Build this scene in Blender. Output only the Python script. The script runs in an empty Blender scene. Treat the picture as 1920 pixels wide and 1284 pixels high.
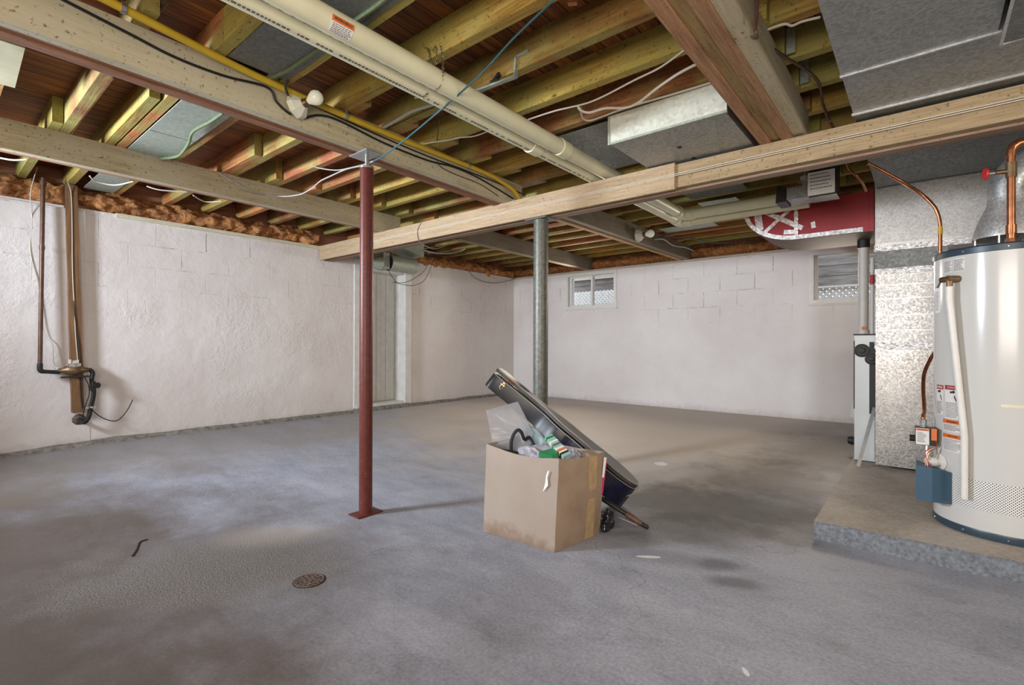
import bpy, bmesh, math, random
from mathutils import Vector, Matrix, noise
random.seed(7)
PI = math.pi
S = bpy.context.scene
COL = S.collection
# ------------------------------------------------------------------ camera
H, FPX = 1.01, 930.0
def cam_axes(yaw, pitch, roll):
    c, s = math.cos, math.sin
    f = Vector((-s(yaw)*c(pitch), c(yaw)*c(pitch), s(pitch)))
    r = Vector((c(yaw), s(yaw), 0)); u = r.cross(f)
    return c(roll)*r+s(roll)*u, -s(roll)*r+c(roll)*u, f
CR, CU, CF = cam_axes(math.radians(39.67), math.radians(.11), math.radians(.175))
cd = bpy.data.cameras.new('camera'); cam = bpy.data.objects.new('camera', cd); COL.objects.link(cam)
cd.sensor_width = 36; cd.lens = FPX/1920*36; cd.clip_start = .02
cam.matrix_world = Matrix(((CR.x, CU.x, -CF.x, 0), (CR.y, CU.y, -CF.y, 0), (CR.z, CU.z, -CF.z, H), (0, 0, 0, 1)))
S.camera = cam
S.view_settings.view_transform = 'Standard'; S.view_settings.look = 'None'
S.view_settings.gamma = 1; S.view_settings.exposure = 0.42
w = bpy.data.worlds.new('world'); S.world = w; w.use_nodes = True
w.node_tree.nodes['Background'].inputs[0].default_value = (.80, .88, 1, 1)
w.node_tree.nodes['Background'].inputs[1].default_value = 1.6
def light(kind, name, loc, power, color, size=.3, size_y=None, aim=None, spec=1):
    l = bpy.data.lights.new(name, kind); l.energy = power; l.color = color
    if kind == 'AREA':
        l.size = size
        if size_y: l.shape = 'RECTANGLE'; l.size_y = size_y
    else: l.shadow_soft_size = size
    l.specular_factor = spec
    o = bpy.data.objects.new(name, l); COL.objects.link(o); o.location = loc
    if aim is not None: o.rotation_euler = (Vector(aim)-Vector(loc)).to_track_quat('-Z', 'Y').to_euler()
    return o
k_ = light('AREA', 'assumed_key_rear_left', (-4.25, -1.3, 1.80), 90, (.80, .88, 1), .60, .34, (-2.7, 4.2, 1.25)); k_.data.spread = math.radians(115)  # assumed key light behind the camera, placed from the cast shadows; source unseen
light('AREA', 'fill_rear_middle', (-.2, -1.3, 1.45), 42, (1, .87, .73), 2.2, 1.0, (-1.8, 5, 1.1)).data.spread = math.radians(140)  # frontal fill added behind the camera, also mirrored in the heater
light('AREA', 'fill_right', (2.9, 1.2, 1.65), 34, (1, .90, .78), 1.6, .6, (-3, 4, .9))  # unseen fill light added on the right to even out the room
light('AREA', 'daylight_back_left_window', (-3.915, 6.42, 1.80), 12, (1, .88, .72), .66, .40, (-3.4, 3.0, 1.0)).data.spread = math.radians(125)
light('AREA', 'daylight_back_right_window', (-.70, 6.42, 1.76), 7, (1, .86, .70), .50, .40, (-1.6, 3.0, .8)).data.spread = math.radians(105)
# ------------------------------------------------------------------ helpers
CAM = Vector((0, 0, H))
def at(x, y, X=None, Y=None, Z=None):
    d = CF + (x-960)/FPX*CR - (y-642)/FPX*CU
    t = X/d.x if X is not None else Y/d.y if Y is not None else (Z-H)/d.z
    return CAM + d*t
XL, YB, ZB, ZJ = -5.428, 6.591, 2.13, 2.306
ZS = 2.456
def tag(o, label, cat, group=None, kind=None):
    if label: o['label'] = label
    if cat: o['category'] = cat
    if group: o['group'] = group
    if kind: o['kind'] = kind
    return o
def thing(name, label, cat, loc=(0, 0, 0), group=None):
    o = bpy.data.objects.new(name, None); COL.objects.link(o); o.location = loc
    o.empty_display_size = .05
    return tag(o, label, cat, group)
def link(name, me, m, parent=None, smooth=False):
    me.materials.append(m)
    if smooth: me.shade_smooth()
    o = bpy.data.objects.new(name, me); COL.objects.link(o)
    if parent is not None:
        o.parent = parent
        q = parent; off = Vector((0, 0, 0))
        while q is not None: off += q.location; q = q.parent
        o.location = -off
    return o
def obj(name, bm, m, parent=None, smooth=False, bevel=0):
    if bevel:
        bmesh.ops.bevel(bm, geom=[e for e in bm.edges if len(e.link_faces) == 2 and e.calc_face_angle(0) > .6], offset=bevel, segments=1, affect='EDGES')
    bmesh.ops.recalc_face_normals(bm, faces=bm.faces)
    me = bpy.data.meshes.new(name); bm.to_mesh(me); bm.free()
    o = link(name, me, m, parent, False)
    if smooth:
        me.shade_smooth()
        try: me.set_sharp_from_angle(angle=math.radians(38))
        except Exception: pass
    return o
def struct(name, bm, m, parent=None, **k):
    o = obj(name, bm, m, parent, **k)
    if parent is None: o['kind'] = 'structure'
    return o
def B(bm=None): return bm or bmesh.new()
def box(bm, x0, x1, y0, y1, z0, z1):
    vs = [bm.verts.new((x, y, z)) for z in (z0, z1) for x, y in ((x0, y0), (x1, y0), (x1, y1), (x0, y1))]
    for f in ((3, 2, 1, 0), (4, 5, 6, 7), (0, 1, 5, 4), (1, 2, 6, 5), (2, 3, 7, 6), (3, 0, 4, 7)):
        bm.faces.new([vs[i] for i in f])
    return bm
def hexa(bm, P):      # 8 points: bottom 4 then top 4
    vs = [bm.verts.new(p) for p in P]
    for f in ((3, 2, 1, 0), (4, 5, 6, 7), (0, 1, 5, 4), (1, 2, 6, 5), (2, 3, 7, 6), (3, 0, 4, 7)):
        bm.faces.new([vs[i] for i in f])
    return bm
def bar(bm, a, b, w, h, up=(0, 0, 1)):   # box from a to b, width w, height h
    a, b = Vector(a), Vector(b); d = (b-a).normalized(); up = Vector(up)
    s = d.cross(up).normalized(); u = s.cross(d).normalized()
    q = [(-.5, -.5), (.5, -.5), (.5, .5), (-.5, .5)]
    return hexa(bm, [a+s*w*i+u*h*j for i, j in q]+[b+s*w*i+u*h*j for i, j in q])
def prism(bm, pts, d):
    d = Vector(d); n = len(pts)
    a = [bm.verts.new(p) for p in pts]; b = [bm.verts.new(Vector(p)+d) for p in pts]
    bm.faces.new(a[::-1]); bm.faces.new(b)
    for i in range(n): bm.faces.new((a[i], a[(i+1) % n], b[(i+1) % n], b[i]))
    return bm
def spline(P, n=8):
    P = [Vector(p) for p in P]; out = []
    for i in range(len(P)-1):
        p0 = P[max(i-1, 0)]; p1 = P[i]; p2 = P[i+1]; p3 = P[min(i+2, len(P)-1)]
        for k in range(n):
            t = k/n
            out.append(.5*((2*p1)+(-p0+p2)*t+(2*p0-5*p1+4*p2-p3)*t*t+(-p0+3*p1-3*p2+p3)*t**3))
    return out+[P[-1]]
def tube(bm, P, r, seg=8, cap=True, smooth=0):
    P = [Vector(p) for p in P]
    if smooth:
        if isinstance(r, (list, tuple)): r = [r[i]+(r[i+1]-r[i])*k/smooth for i in range(len(r)-1) for k in range(smooth)]+[r[-1]]
        P = spline(P, smooth)
    rs = r if isinstance(r, (list, tuple)) else [r]*len(P)
    up = Vector((.31, .17, .93)); rings = []
    for i, p in enumerate(P):
        d = (P[min(i+1, len(P)-1)]-P[max(i-1, 0)]).normalized()
        s = d.cross(up)
        if s.length < 1e-3: s = d.cross(Vector((1, 0, 0)))
        s.normalize(); u = s.cross(d); up = u
        rings.append([bm.verts.new(p+(s*math.cos(a)+u*math.sin(a))*rs[i]) for a in (2*PI*k/seg for k in range(seg))])
    for a, b in zip(rings, rings[1:]):
        for k in range(seg): bm.faces.new((a[k], a[(k+1) % seg], b[(k+1) % seg], b[k]))
    if cap: bm.faces.new(rings[0][::-1]); bm.faces.new(rings[-1])
    return bm
def lathe(bm, prof, c, axis=(0, 0, 1), seg=24, ref=None, cap=True):   # prof: (r, h) pairs
    ax = Vector(axis).normalized(); s = ax.orthogonal().normalized() if ref is None else Vector(ref); t = ax.cross(s)
    c = Vector(c); rings = []
    for r, h in prof:
        rings.append([bm.verts.new(c+ax*h+(s*math.cos(a)+t*math.sin(a))*max(r, 1e-4)) for a in (2*PI*k/seg for k in range(seg))])
    for a, b in zip(rings, rings[1:]):
        for k in range(seg): bm.faces.new((a[k], a[(k+1) % seg], b[(k+1) % seg], b[k]))
    if cap: bm.faces.new(rings[0][::-1]); bm.faces.new(rings[-1])
    return bm
def text(name, s, size, m, parent, mat4, ext=.0004):
    c = bpy.data.curves.new(name, 'FONT'); c.body = s; c.size = size; c.extrude = ext
    c.align_x = 'CENTER'; c.align_y = 'CENTER'; c.resolution_u = 1
    o = bpy.data.objects.new(name, c); COL.objects.link(o)
    me = bpy.data.meshes.new_from_object(o.evaluated_get(bpy.context.evaluated_depsgraph_get()))
    bpy.data.objects.remove(o)
    me.transform(mat4)
    return link(name, me, m, parent)
# ------------------------------------------------------------------ materials
class NT:
    def __init__(s, name):
        s.m = bpy.data.materials.new(name); s.m.use_nodes = True; s.t = s.m.node_tree
        s.p = s.t.nodes['Principled BSDF']; s.tc = s.n('ShaderNodeTexCoord')
    def n(s, k, **kw):
        x = s.t.nodes.new(k)
        for a, b in kw.items(): setattr(x, a, b)
        return x
    def l(s, a, b): s.t.links.new(a, b)
    def val(s, inp, v):
        if hasattr(v, 'is_output') or isinstance(v, bpy.types.NodeSocket): s.l(v, inp)
        else: inp.default_value = v
    def math(s, op, a, b=0.0, c=None, clamp=False):
        x = s.n('ShaderNodeMath', operation=op, use_clamp=clamp); s.val(x.inputs[0], a); s.val(x.inputs[1], b)
        if c is not None: s.val(x.inputs[2], c)
        return x.outputs[0]
    def map(s, sc=(1, 1, 1), loc=(0, 0, 0), src='Object', rot=(0, 0, 0)):
        x = s.n('ShaderNodeMapping'); s.l(s.tc.outputs[src], x.inputs[0])
        x.inputs['Scale'].default_value = sc; x.inputs['Location'].default_value = loc; x.inputs['Rotation'].default_value = rot
        return x.outputs[0]
    def noise(s, v, scale, detail=4, rough=.55, dist=0):
        x = s.n('ShaderNodeTexNoise'); s.l(v, x.inputs['Vector'])
        x.inputs['Scale'].default_value = scale; x.inputs['Detail'].default_value = detail
        x.inputs['Roughness'].default_value = rough; x.inputs['Distortion'].default_value = dist
        return x.outputs[0]
    def voro(s, v, scale, feat='F1', out='Color'):
        x = s.n('ShaderNodeTexVoronoi', feature=feat); s.l(v, x.inputs['Vector']); x.inputs['Scale'].default_value = scale
        return x.outputs[out]
    def ramp(s, f, stops):
        x = s.n('ShaderNodeValToRGB'); s.l(f, x.inputs[0]); e = x.color_ramp.elements
        while len(e) < len(stops): e.new(.5)
        for q, (p, c) in zip(e, stops):
            q.position = p; q.color = (c, c, c, 1) if isinstance(c, (int, float)) else (*c, 1)
        return x.outputs[0]
    def mix(s, f, a, b, mode='MIX'):
        x = s.n('ShaderNodeMix', data_type='RGBA', blend_type=mode)
        s.val(x.inputs[0], f)
        for i, v in ((6, a), (7, b)):
            if isinstance(v, (tuple, list)): v = (*v, 1)
            s.val(x.inputs[i], v)
        return x.outputs[2]
    def bump(s, h, strength, dist=.01, prev=None):
        x = s.n('ShaderNodeBump'); s.l(h, x.inputs['Height']); x.inputs['Strength'].default_value = strength; x.inputs['Distance'].default_value = dist
        if prev is not None: s.l(prev, x.inputs['Normal'])
        s.l(x.outputs[0], s.p.inputs['Normal']); return x.outputs[0]
    def out(s, col=None, rough=None, metal=None):
        if col is not None: s.val(s.p.inputs['Base Color'], (*col, 1) if isinstance(col, tuple) else col)
        if rough is not None: s.val(s.p.inputs['Roughness'], rough)
        if metal is not None: s.val(s.p.inputs['Metallic'], metal)
        return s.m
def simple(name, col, rough=.5, metal=0, var=.15, scale=20, bump=.1, dark=None):
    t = NT(name); v = t.map(); f = t.noise(v, scale, 5)
    c2 = dark or tuple(x*(1-var*2) for x in col)
    t.bump(f, bump, .003)
    return t.out(t.mix(t.ramp(f, [(.35, 0), (.7, 1)]), c2, col), rough, metal)
def wood(name, light_, mid, dark, grain='x', dirt=.35, rand=.25, pale=None, hue=.05, sat=1.0):
    t = NT(name); ax = 'xyz'.index(grain)
    sc = [14, 14, 14]; sc[ax] = .9
    v = t.map(tuple(sc)); g = t.noise(v, 2.2, 7, .62, .6)
    sc2 = [60, 60, 60]; sc2[ax] = 3
    fine = t.noise(t.map(tuple(sc2)), 2, 3, .6)
    c = t.ramp(g, [(.25, dark), (.45, mid), (.68, light_)])
    c = t.mix(.45, c, t.ramp(fine, [(.3, tuple(x*.6 for x in mid)), (.65, light_)]), 'MIX')
    oi = t.n('ShaderNodeObjectInfo')
    hsv = t.n('ShaderNodeHueSaturation'); t.l(c, hsv.inputs['Color'])
    t.val(hsv.inputs['Value'], t.math('MULTIPLY_ADD', oi.outputs['Random'], rand*2, 1-rand))
    t.val(hsv.inputs['Hue'], t.math('MULTIPLY_ADD', t.math('FRACT', t.math('MULTIPLY', oi.outputs['Random'], 7.3)), hue, .5-hue/2)); hsv.inputs['Saturation'].default_value = sat
    c = hsv.outputs[0]
    pl = t.noise(t.map(), 2.3, 4, .6, .4)
    if pale: c = t.mix(t.ramp(pl, [(.42, 0), (.62, .8)]), c, pale)
    sp = t.noise(t.map(), 55, 3, .7)
    c = t.mix(t.math('MULTIPLY', t.ramp(sp, [(.60, 0), (.68, 1)]), dirt), c, tuple(x*.3 for x in dark))
    kn = t.voro(t.map(tuple(3 if i != ax else 1.6 for i in range(3))), 1.3, 'F1', 'Distance')
    c = t.mix(t.ramp(kn, [(.02, .8), (.05, 0)]), c, tuple(x*.7 for x in dark))
    b = t.bump(fine, .35, .004); t.bump(g, .3, .006, b)
    return t.out(c, .75, 0)
def metal_galv(name, a=.50, b=.24, rough=.42, tint=(.96, 1, .98), scale=95, met=.6):
    t = NT(name); v = t.map()
    sp = t.voro(v, scale); sx = t.n('ShaderNodeSeparateColor'); t.l(sp, sx.inputs[0])
    nz = t.noise(v, 5, 5, .6)
    c = t.mix(t.math('MULTIPLY_ADD', sx.outputs[0], .55, t.math('MULTIPLY', nz, .45)), tuple(b*x for x in tint), tuple(a*x for x in tint))
    st = t.noise(t.map(loc=(3, 1, 2)), 9, 4, .7)
    c = t.mix(t.ramp(st, [(.62, 0), (.72, .35)]), c, (.12, .11, .10))
    t.bump(t.noise(v, 3, 3), .12, .02)
    return t.out(c, t.math('MULTIPLY_ADD', sx.outputs[1], .22, rough-.08), met)
def paint_block(name, axis, bw=.413, ph=.18):
    t = NT(name)
    v = t.map()
    sep = t.n('ShaderNodeSeparateXYZ'); t.l(v, sep.inputs[0])
    cmb = t.n('ShaderNodeCombineXYZ'); t.l(t.math('SUBTRACT', sep.outputs['XYZ'.index(axis)], ph), cmb.inputs[0]); t.l(t.math('SUBTRACT', sep.outputs[2], .09), cmb.inputs[1])
    nd = t.noise(v, 9, 4); ds = t.n('ShaderNodeVectorMath', operation='SCALE')
    nv = t.n('ShaderNodeTexNoise'); t.l(v, nv.inputs['Vector']); nv.inputs['Scale'].default_value = 11
    sb = t.n('ShaderNodeVectorMath', operation='SUBTRACT'); t.l(nv.outputs[1], sb.inputs[0]); sb.inputs[1].default_value = (.5, .5, .5)
    t.l(sb.outputs[0], ds.inputs[0]); ds.inputs['Scale'].default_value = .012
    ad = t.n('ShaderNodeVectorMath', operation='ADD'); t.l(cmb.outputs[0], ad.inputs[0]); t.l(ds.outputs[0], ad.inputs[1])
    br = t.n('ShaderNodeTexBrick'); t.l(ad.outputs[0], br.inputs['Vector'])
    br.inputs['Scale'].default_value = 1; br.inputs['Brick Width'].default_value = bw; br.inputs['Row Height'].default_value = .2
    br.inputs['Mortar Size'].default_value = .0045; br.inputs['Mortar Smooth'].default_value = .3
    up = t.math('MULTIPLY', t.ramp(t.math('ADD', sep.outputs[2], t.math('MULTIPLY', t.noise(v, 1.6, 3), .5)), [(.0, 0), (1, 1)]), 1)
    mr = t.n('ShaderNodeMapRange', interpolation_type='SMOOTHSTEP'); t.l(t.math('ADD', sep.outputs[2], t.math('MULTIPLY', t.noise(v, 1.6, 3), .5)), mr.inputs[0])
    mr.inputs[1].default_value = 1.45; mr.inputs[2].default_value = 1.85
    # bed joints are mostly filled with paint, head joints stay open
    zf = t.math('ABSOLUTE', t.math('SUBTRACT', t.math('FRACT', t.math('MULTIPLY', t.math('SUBTRACT', sep.outputs[2], .09), 5.0)), .5))
    bed = t.math('GREATER_THAN', zf, .462)
    vis = t.ramp(t.noise(v, 1.9, 3, .6), [(.42, .25), (.60, 1)])
    fade = t.math('SUBTRACT', 1.0, t.math('MULTIPLY', bed, t.ramp(t.noise(t.map(loc=(2, 7, 1)), 3.1, 4, .7), [(.48, .95), (.62, .15)])))
    msk = t.math('MULTIPLY', t.math('MULTIPLY', br.outputs['Fac'], mr.outputs[0]), t.math('MULTIPLY', vis, fade))
    brk = t.ramp(t.noise(v, 6, 5, .7), [(.44, 0), (.56, 1)])
    col = t.mix(t.ramp(t.noise(v, 1.1, 4, .6), [(.3, 0), (.7, 1)]), (.67, .615, .585), (.78, .75, .725))
    col = t.mix(t.math('MULTIPLY', t.math('MULTIPLY', msk, brk), .75), col, (.16, .14, .11))
    pits = t.ramp(t.noise(v, 48, 4, .8), [(.66, 0), (.70, 1)])
    col = t.mix(t.math('MULTIPLY', t.math('MULTIPLY', pits, t.ramp(t.noise(v, 2.2, 2), [(.42, 0), (.6, 1)])), .6), col, (.16, .14, .11))
    foot = t.n('ShaderNodeMapRange'); t.l(t.math('ADD', sep.outputs[2], t.math('MULTIPLY', t.noise(v, 14, 5, .7), .16)), foot.inputs[0])
    foot.inputs[1].default_value = .30; foot.inputs[2].default_value = .20
    col = t.mix(t.math('MULTIPLY', foot.outputs[0], .55), col, (.36, .32, .28))
    hgt = t.math('SUBTRACT', t.math('MULTIPLY', t.noise(v, 4, 6, .6), 1.0), t.math('MULTIPLY', msk, .45))
    rg = t.math('MULTIPLY', t.ramp(t.noise(v, 1.4, 2), [(.5, 0), (.65, 1)]), t.noise(v, 34, 3, .6))
    b = t.bump(hgt, .8, .016); t.bump(rg, .55, .012, b)
    return t.out(col, .62)
def concrete_floor():
    t = NT('floor_concrete'); v = t.map(); sep = t.n('ShaderNodeSeparateXYZ'); t.l(v, sep.inputs[0])
    def blob(cx, cy, rx, ry, rot=0, soft=.55, wob=.7, ns=1.6):
        m = t.map((1, 1, 1)); a = t.n('ShaderNodeVectorMath', operation='SUBTRACT'); t.l(m, a.inputs[0]); a.inputs[1].default_value = (cx, cy, 0)
        r = t.n('ShaderNodeVectorRotate', rotation_type='Z_AXIS'); t.l(a.outputs[0], r.inputs[0]); r.inputs['Angle'].default_value = -rot
        k = t.n('ShaderNodeVectorMath', operation='MULTIPLY'); t.l(r.outputs[0], k.inputs[0]); k.inputs[1].default_value = (1/rx, 1/ry, 0)
        ln = t.n('ShaderNodeVectorMath', operation='LENGTH'); t.l(k.outputs[0], ln.inputs[0])
        d = t.math('ADD', ln.outputs['Value'], t.math('MULTIPLY', t.math('SUBTRACT', t.noise(v, ns, 4, .65), .5), wob*2))
        q = t.n('ShaderNodeMapRange', interpolation_type='SMOOTHSTEP'); t.l(d, q.inputs[0]); q.inputs[1].default_value = 1+soft/2; q.inputs[2].default_value = 1-soft/2
        return q.outputs[0]
    str_ = t.noise(t.map((1.0, 2.6, 1), rot=(0, 0, .5)), 1.7, 7, .68, .5)
    c = t.ramp(str_, [(.28, (.185, .20, .245)), (.5, (.285, .305, .365)), (.70, (.385, .40, .455))])
    fine = t.noise(v, 75, 5, .75)
    c = t.mix(.32, c, t.ramp(fine, [(.33, (.08, .08, .09)), (.62, (.50, .51, .56))]))
    md = t.noise(t.map((1, 1.35, 1), rot=(0, 0, .5)), 3.6, 9, .78, .3)
    c = t.mix(t.ramp(md, [(.32, .5), (.45, 0)]), c, (.15, .15, .175)); c = t.mix(t.ramp(md, [(.55, 0), (.70, .4)]), c, (.48, .49, .54))
    # warm light toward the back and shade at the left, painted into the colour
    c = t.mix(t.math('MULTIPLY', blob(-2.6, 5.3, 3.4, 2.1, .1, 1.1), .75), c, (.60, .50, .385))
    c = t.mix(t.math('MULTIPLY', blob(-3.2, -.05, 2.2, 1.25, .25, 1.2), .88), c, (.058, .034, .014))
    c = t.mix(t.math('MULTIPLY', blob(-5.3, 1.2, 1.1, 2.4, 0, 1.0), .55), c, (.20, .165, .125))
    # damp dark stains
    for a in ((-1.0, 3.2, .62, .40, .5, 1.3, .68), (-.80, 3.85, .45, .65, .3, 1.4, .5), (-.95, 2.72, .55, .2, .5, 1.5, .38), (-.55, 5.3, .55, .9, .0, .9, .5), (-.72, 2.36, .09, .06, .6, .5, .6), (-.62, 2.22, .10, .05, .4, .5, .6), (-.95, 2.28, .22, .09, .3, .6, .4), (-.5, 3.2, .35, .35, 0, .8, .35)):
        c = t.mix(t.math('MULTIPLY', blob(*a[:5], soft=1.2, wob=a[5], ns=3.2), a[6]), c, (.058, .060, .066))
    # worn rough aggregate around the drain
    rgh = blob(-2.45, .86, .62, .34, .95, .9, .9, 3.0)
    agg = t.noise(v, 150, 2, .6)
    c = t.mix(t.math('MULTIPLY', rgh, .75), c, t.ramp(agg, [(.38, (.06, .055, .05)), (.58, (.22, .20, .18)), (.75, (.38, .35, .32))]))
    c = t.mix(t.math('MULTIPLY', blob(-2.62, 1.25, .26, .14, .9, 1.2, .8), .35), c, (.42, .36, .29))
    # pits, cracks and paint drips
    pit = t.ramp(t.noise(v, 42, 4, .85), [(.66, 0), (.70, 1)])
    c = t.mix(t.math('MULTIPLY', pit, .7), c, (.05, .045, .04))
    cd_ = t.n('ShaderNodeTexVoronoi', feature='DISTANCE_TO_EDGE')
    nv = t.n('ShaderNodeTexNoise'); t.l(v, nv.inputs['Vector']); nv.inputs['Scale'].default_value = 2.5; nv.inputs['Detail'].default_value = 6
    am = t.n('ShaderNodeVectorMath', operation='MULTIPLY_ADD'); t.l(nv.outputs[1], am.inputs[0]); am.inputs[1].default_value = (.9, .9, 0); t.l(v, am.inputs[2])
    t.l(am.outputs[0], cd_.inputs['Vector']); cd_.inputs['Scale'].default_value = .55
    crack = t.math('MULTIPLY', t.ramp(cd_.outputs['Distance'], [(.0, 1), (.004, 0)]), t.ramp(t.noise(t.map(loc=(4.3, 1.7, 0)), 1.5, 3), [(.55, 0), (.60, 1)]))
    c = t.mix(t.math('MULTIPLY', crack, .45), c, (.10, .09, .085))
    for a in ((-1.66, 3.93, .05, .06), (-1.0, 2.23, .055, .013), (-.42, 1.64, .008, .022)):
        c = t.mix(t.math('MULTIPLY', blob(*a, .6, .3, .5, 22), .85), c, (.72, .72, .72))
    b = t.bump(t.noise(v, 3, 5, .55), .3, .02); b = t.bump(t.math('MULTIPLY', agg, rgh), .6, .006, b); t.bump(fine, .12, .002, b)
    return t.out(c, t.ramp(str_, [(.3, .52), (.7, .68)]))
M = {}
M['wall_y'] = paint_block('painted_block_left', 'Y'); M['wall_x'] = paint_block('painted_block_back', 'X', .41, .249)
M['floor'] = concrete_floor()
M['joist'] = wood('joist_wood', (.50, .265, .055), (.27, .115, .022), (.065, .022, .006), 'x', .7, .42, pale=(.33, .315, .085), hue=.075, sat=.98)
M['beam'] = wood('beam_wood', (.55, .49, .33), (.45, .385, .24), (.22, .155, .085), 'y', .75, .10, pale=(.50, .455, .33))
M['beam_dark'] = wood('beam_wood_weathered', (.27, .22, .16), (.19, .145, .10), (.09, .06, .04), 'y', .7, .08, pale=(.24, .21, .16))
M['beam_b'] = wood('beam_wood_brown', (.48, .29, .15), (.31, .15, .065), (.10, .042, .018), 'y', .5, .30)
M['cross'] = wood('cross_wood', (.40, .285, .17), (.30, .20, .11), (.15, .085, .045), 'x', .65, .08)
M['cross_b'] = wood('cross_wood_dark', (.36, .25, .17), (.24, .15, .09), (.11, .06, .035), 'x', .4, .15)
M['cross_f'] = wood('cross_wood_fresh', (.52, .35, .24), (.43, .275, .185), (.25, .14, .08), 'x', .5, .04)
M['post_w'] = wood('upright_board_wood', (.26, .14, .06), (.15, .065, .025), (.05, .02, .01), 'z', .4, .1)
M['plate'] = wood('plate_wood', (.72, .66, .52), (.62, .54, .40), (.40, .30, .18), 'y', .4, .1)
M['plate_x'] = wood('plate_wood_x', (.66, .60, .50), (.56, .50, .40), (.36, .28, .20), 'x', .4, .1)
def subfloor():
    t = NT('subfloor_planks'); v = t.map(); sep = t.n('ShaderNodeSeparateXYZ'); t.l(v, sep.inputs[0])
    px = t.math('MULTIPLY', sep.outputs[0], 1/.092); fr = t.math('FRACT', px); idx = t.math('FLOOR', px)
    wn = t.n('ShaderNodeTexWhiteNoise', noise_dimensions='1D'); t.l(idx, wn.inputs['W'])
    g = t.noise(t.map((18, 1.2, 1)), 2.5, 6, .6, .4)
    c = t.ramp(g, [(.25, (.06, .018, .005)), (.5, (.22, .07, .014)), (.72, (.40, .155, .034))])
    hs = t.n('ShaderNodeHueSaturation'); t.l(c, hs.inputs['Color']); t.val(hs.inputs['Value'], t.math('MULTIPLY_ADD', wn.outputs[0], .6, .65))
    gap = t.math('GREATER_THAN', t.math('ABSOLUTE', t.math('SUBTRACT', fr, .5)), .468)
    c = t.mix(gap, hs.outputs[0], (.015, .007, .004))
    t.bump(t.math('SUBTRACT', g, gap), .5, .006)
    return t.out(c, .7)
M['subfloor'] = subfloor()
def insul():
    t = NT('glass_wool'); v = t.map(); n1 = t.noise(v, 13, 6, .65, 1.2); n2 = t.noise(v, 40, 5, .7, .8)
    c = t.ramp(n1, [(.34, (.05, .016, .008)), (.46, (.30, .10, .03)), (.58, (.60, .26, .075)), (.70, (.76, .44, .17))])
    c = t.mix(.4, c, t.ramp(n2, [(.35, (.16, .05, .02)), (.6, (.72, .38, .15))]))
    b = t.bump(n1, .8, .03); t.bump(n2, .6, .01, b)
    return t.out(c, .9)
M['insul'] = insul()
def red_brown():
    t = NT('red_steel_paint'); v = t.map(); n = t.noise(v, 30, 4, .7); c = t.mix(t.ramp(n, [(.3, 0), (.7, 1)]), (.085, .017, .013), (.13, .030, .022))
    c = t.mix(t.ramp(t.noise(t.map(loc=(5, 5, 5)), 60, 2, .7), [(.70, 0), (.73, .6)]), c, (.45, .30, .27))
    t.p.inputs['Specular IOR Level'].default_value = .3
    return t.out(c, .42)
M['redpost'] = red_brown()
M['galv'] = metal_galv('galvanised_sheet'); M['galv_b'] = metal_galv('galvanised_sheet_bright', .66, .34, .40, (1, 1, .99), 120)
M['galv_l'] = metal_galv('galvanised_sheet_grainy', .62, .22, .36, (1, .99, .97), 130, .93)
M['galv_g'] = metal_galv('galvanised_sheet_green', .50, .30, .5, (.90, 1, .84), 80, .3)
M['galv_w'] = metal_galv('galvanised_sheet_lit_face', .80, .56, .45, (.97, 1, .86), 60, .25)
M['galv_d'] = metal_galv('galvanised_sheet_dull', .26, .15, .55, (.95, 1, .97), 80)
M['steelpost'] = simple('grey_steel_post', (.17, .172, .142), .45, .3, .2, 40, .12)
M['steel'] = simple('plain_steel', (.55, .56, .57), .35, .9, .1)
M['foil'] = (lambda t: (t.bump(t.noise(t.map(), 60, 4, .7, 1), .9, .006), t.out(t.ramp(t.noise(t.map(), 45, 4, .7), [(.3, (.35, .34, .34)), (.6, (.9, .88, .88))]), .25, .85))[1])(NT('foil_tape'))
M['redduct'] = simple('red_duct_paint', (.36, .022, .030), .38, 0, .12, 6, .03)
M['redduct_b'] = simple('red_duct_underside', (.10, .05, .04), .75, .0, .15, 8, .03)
M['pvc'] = simple('cream_pvc', (.74, .72, .50), .38, 0, .06, 8, .02)
M['pvc_g'] = simple('grey_white_pvc', (.62, .60, .55), .4, 0, .05, 9, .02)
M['yellow'] = simple('yellow_jacket', (.66, .44, .030), .45, 0, .06, 14, .03)
M['copper'] = simple('copper', (.55, .22, .10), .3, .9, .2, 18, .04)
M['oldcopper'] = simple('tarnished_copper', (.16, .085, .06), .45, .5, .2, 20, .05)
M['brass'] = simple('old_bronze', (.25, .16, .085), .42, .7, .2, 30, .1)
M['black'] = simple('black_rubber', (.010, .010, .011), .55, 0, .1)
M['blackiron'] = simple('black_iron', (.022, .019, .018), .5, .2, .2, 40, .1)
M['bluegreen'] = simple('teal_jacket', (.035, .12, .15), .45, 0, .05)
M['greencable'] = simple('green_cable', (.14, .19, .09), .5, 0, .15, 60, .1)
M['greycable'] = simple('grey_cable', (.38, .39, .37), .45, 0, .05)
M['whitecable'] = simple('white_cable', (.68, .64, .55), .5, 0, .05)
M['enamel'] = simple('white_enamel', (.60, .60, .575), .16, 0, .01, 3, .004)
M['slate'] = simple('slate_blue_trim', (.030, .058, .085), .35, 0, .06)
M['blue'] = simple('blue_cover', (.040, .095, .155), .42, 0, .05)
M['whiteplastic'] = simple('white_plastic', (.76, .75, .70), .35, 0, .04)
M['whitepaint'] = simple('white_painted_wood', (.74, .73, .68), .5, 0, .07, 12, .08)
M['porcelain'] = simple('porcelain', (.72, .72, .60), .22, 0, .04)
M['cabinet'] = simple('pale_grey_cabinet', (.60, .63, .62), .4, .1, .04, 6, .02)
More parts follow.
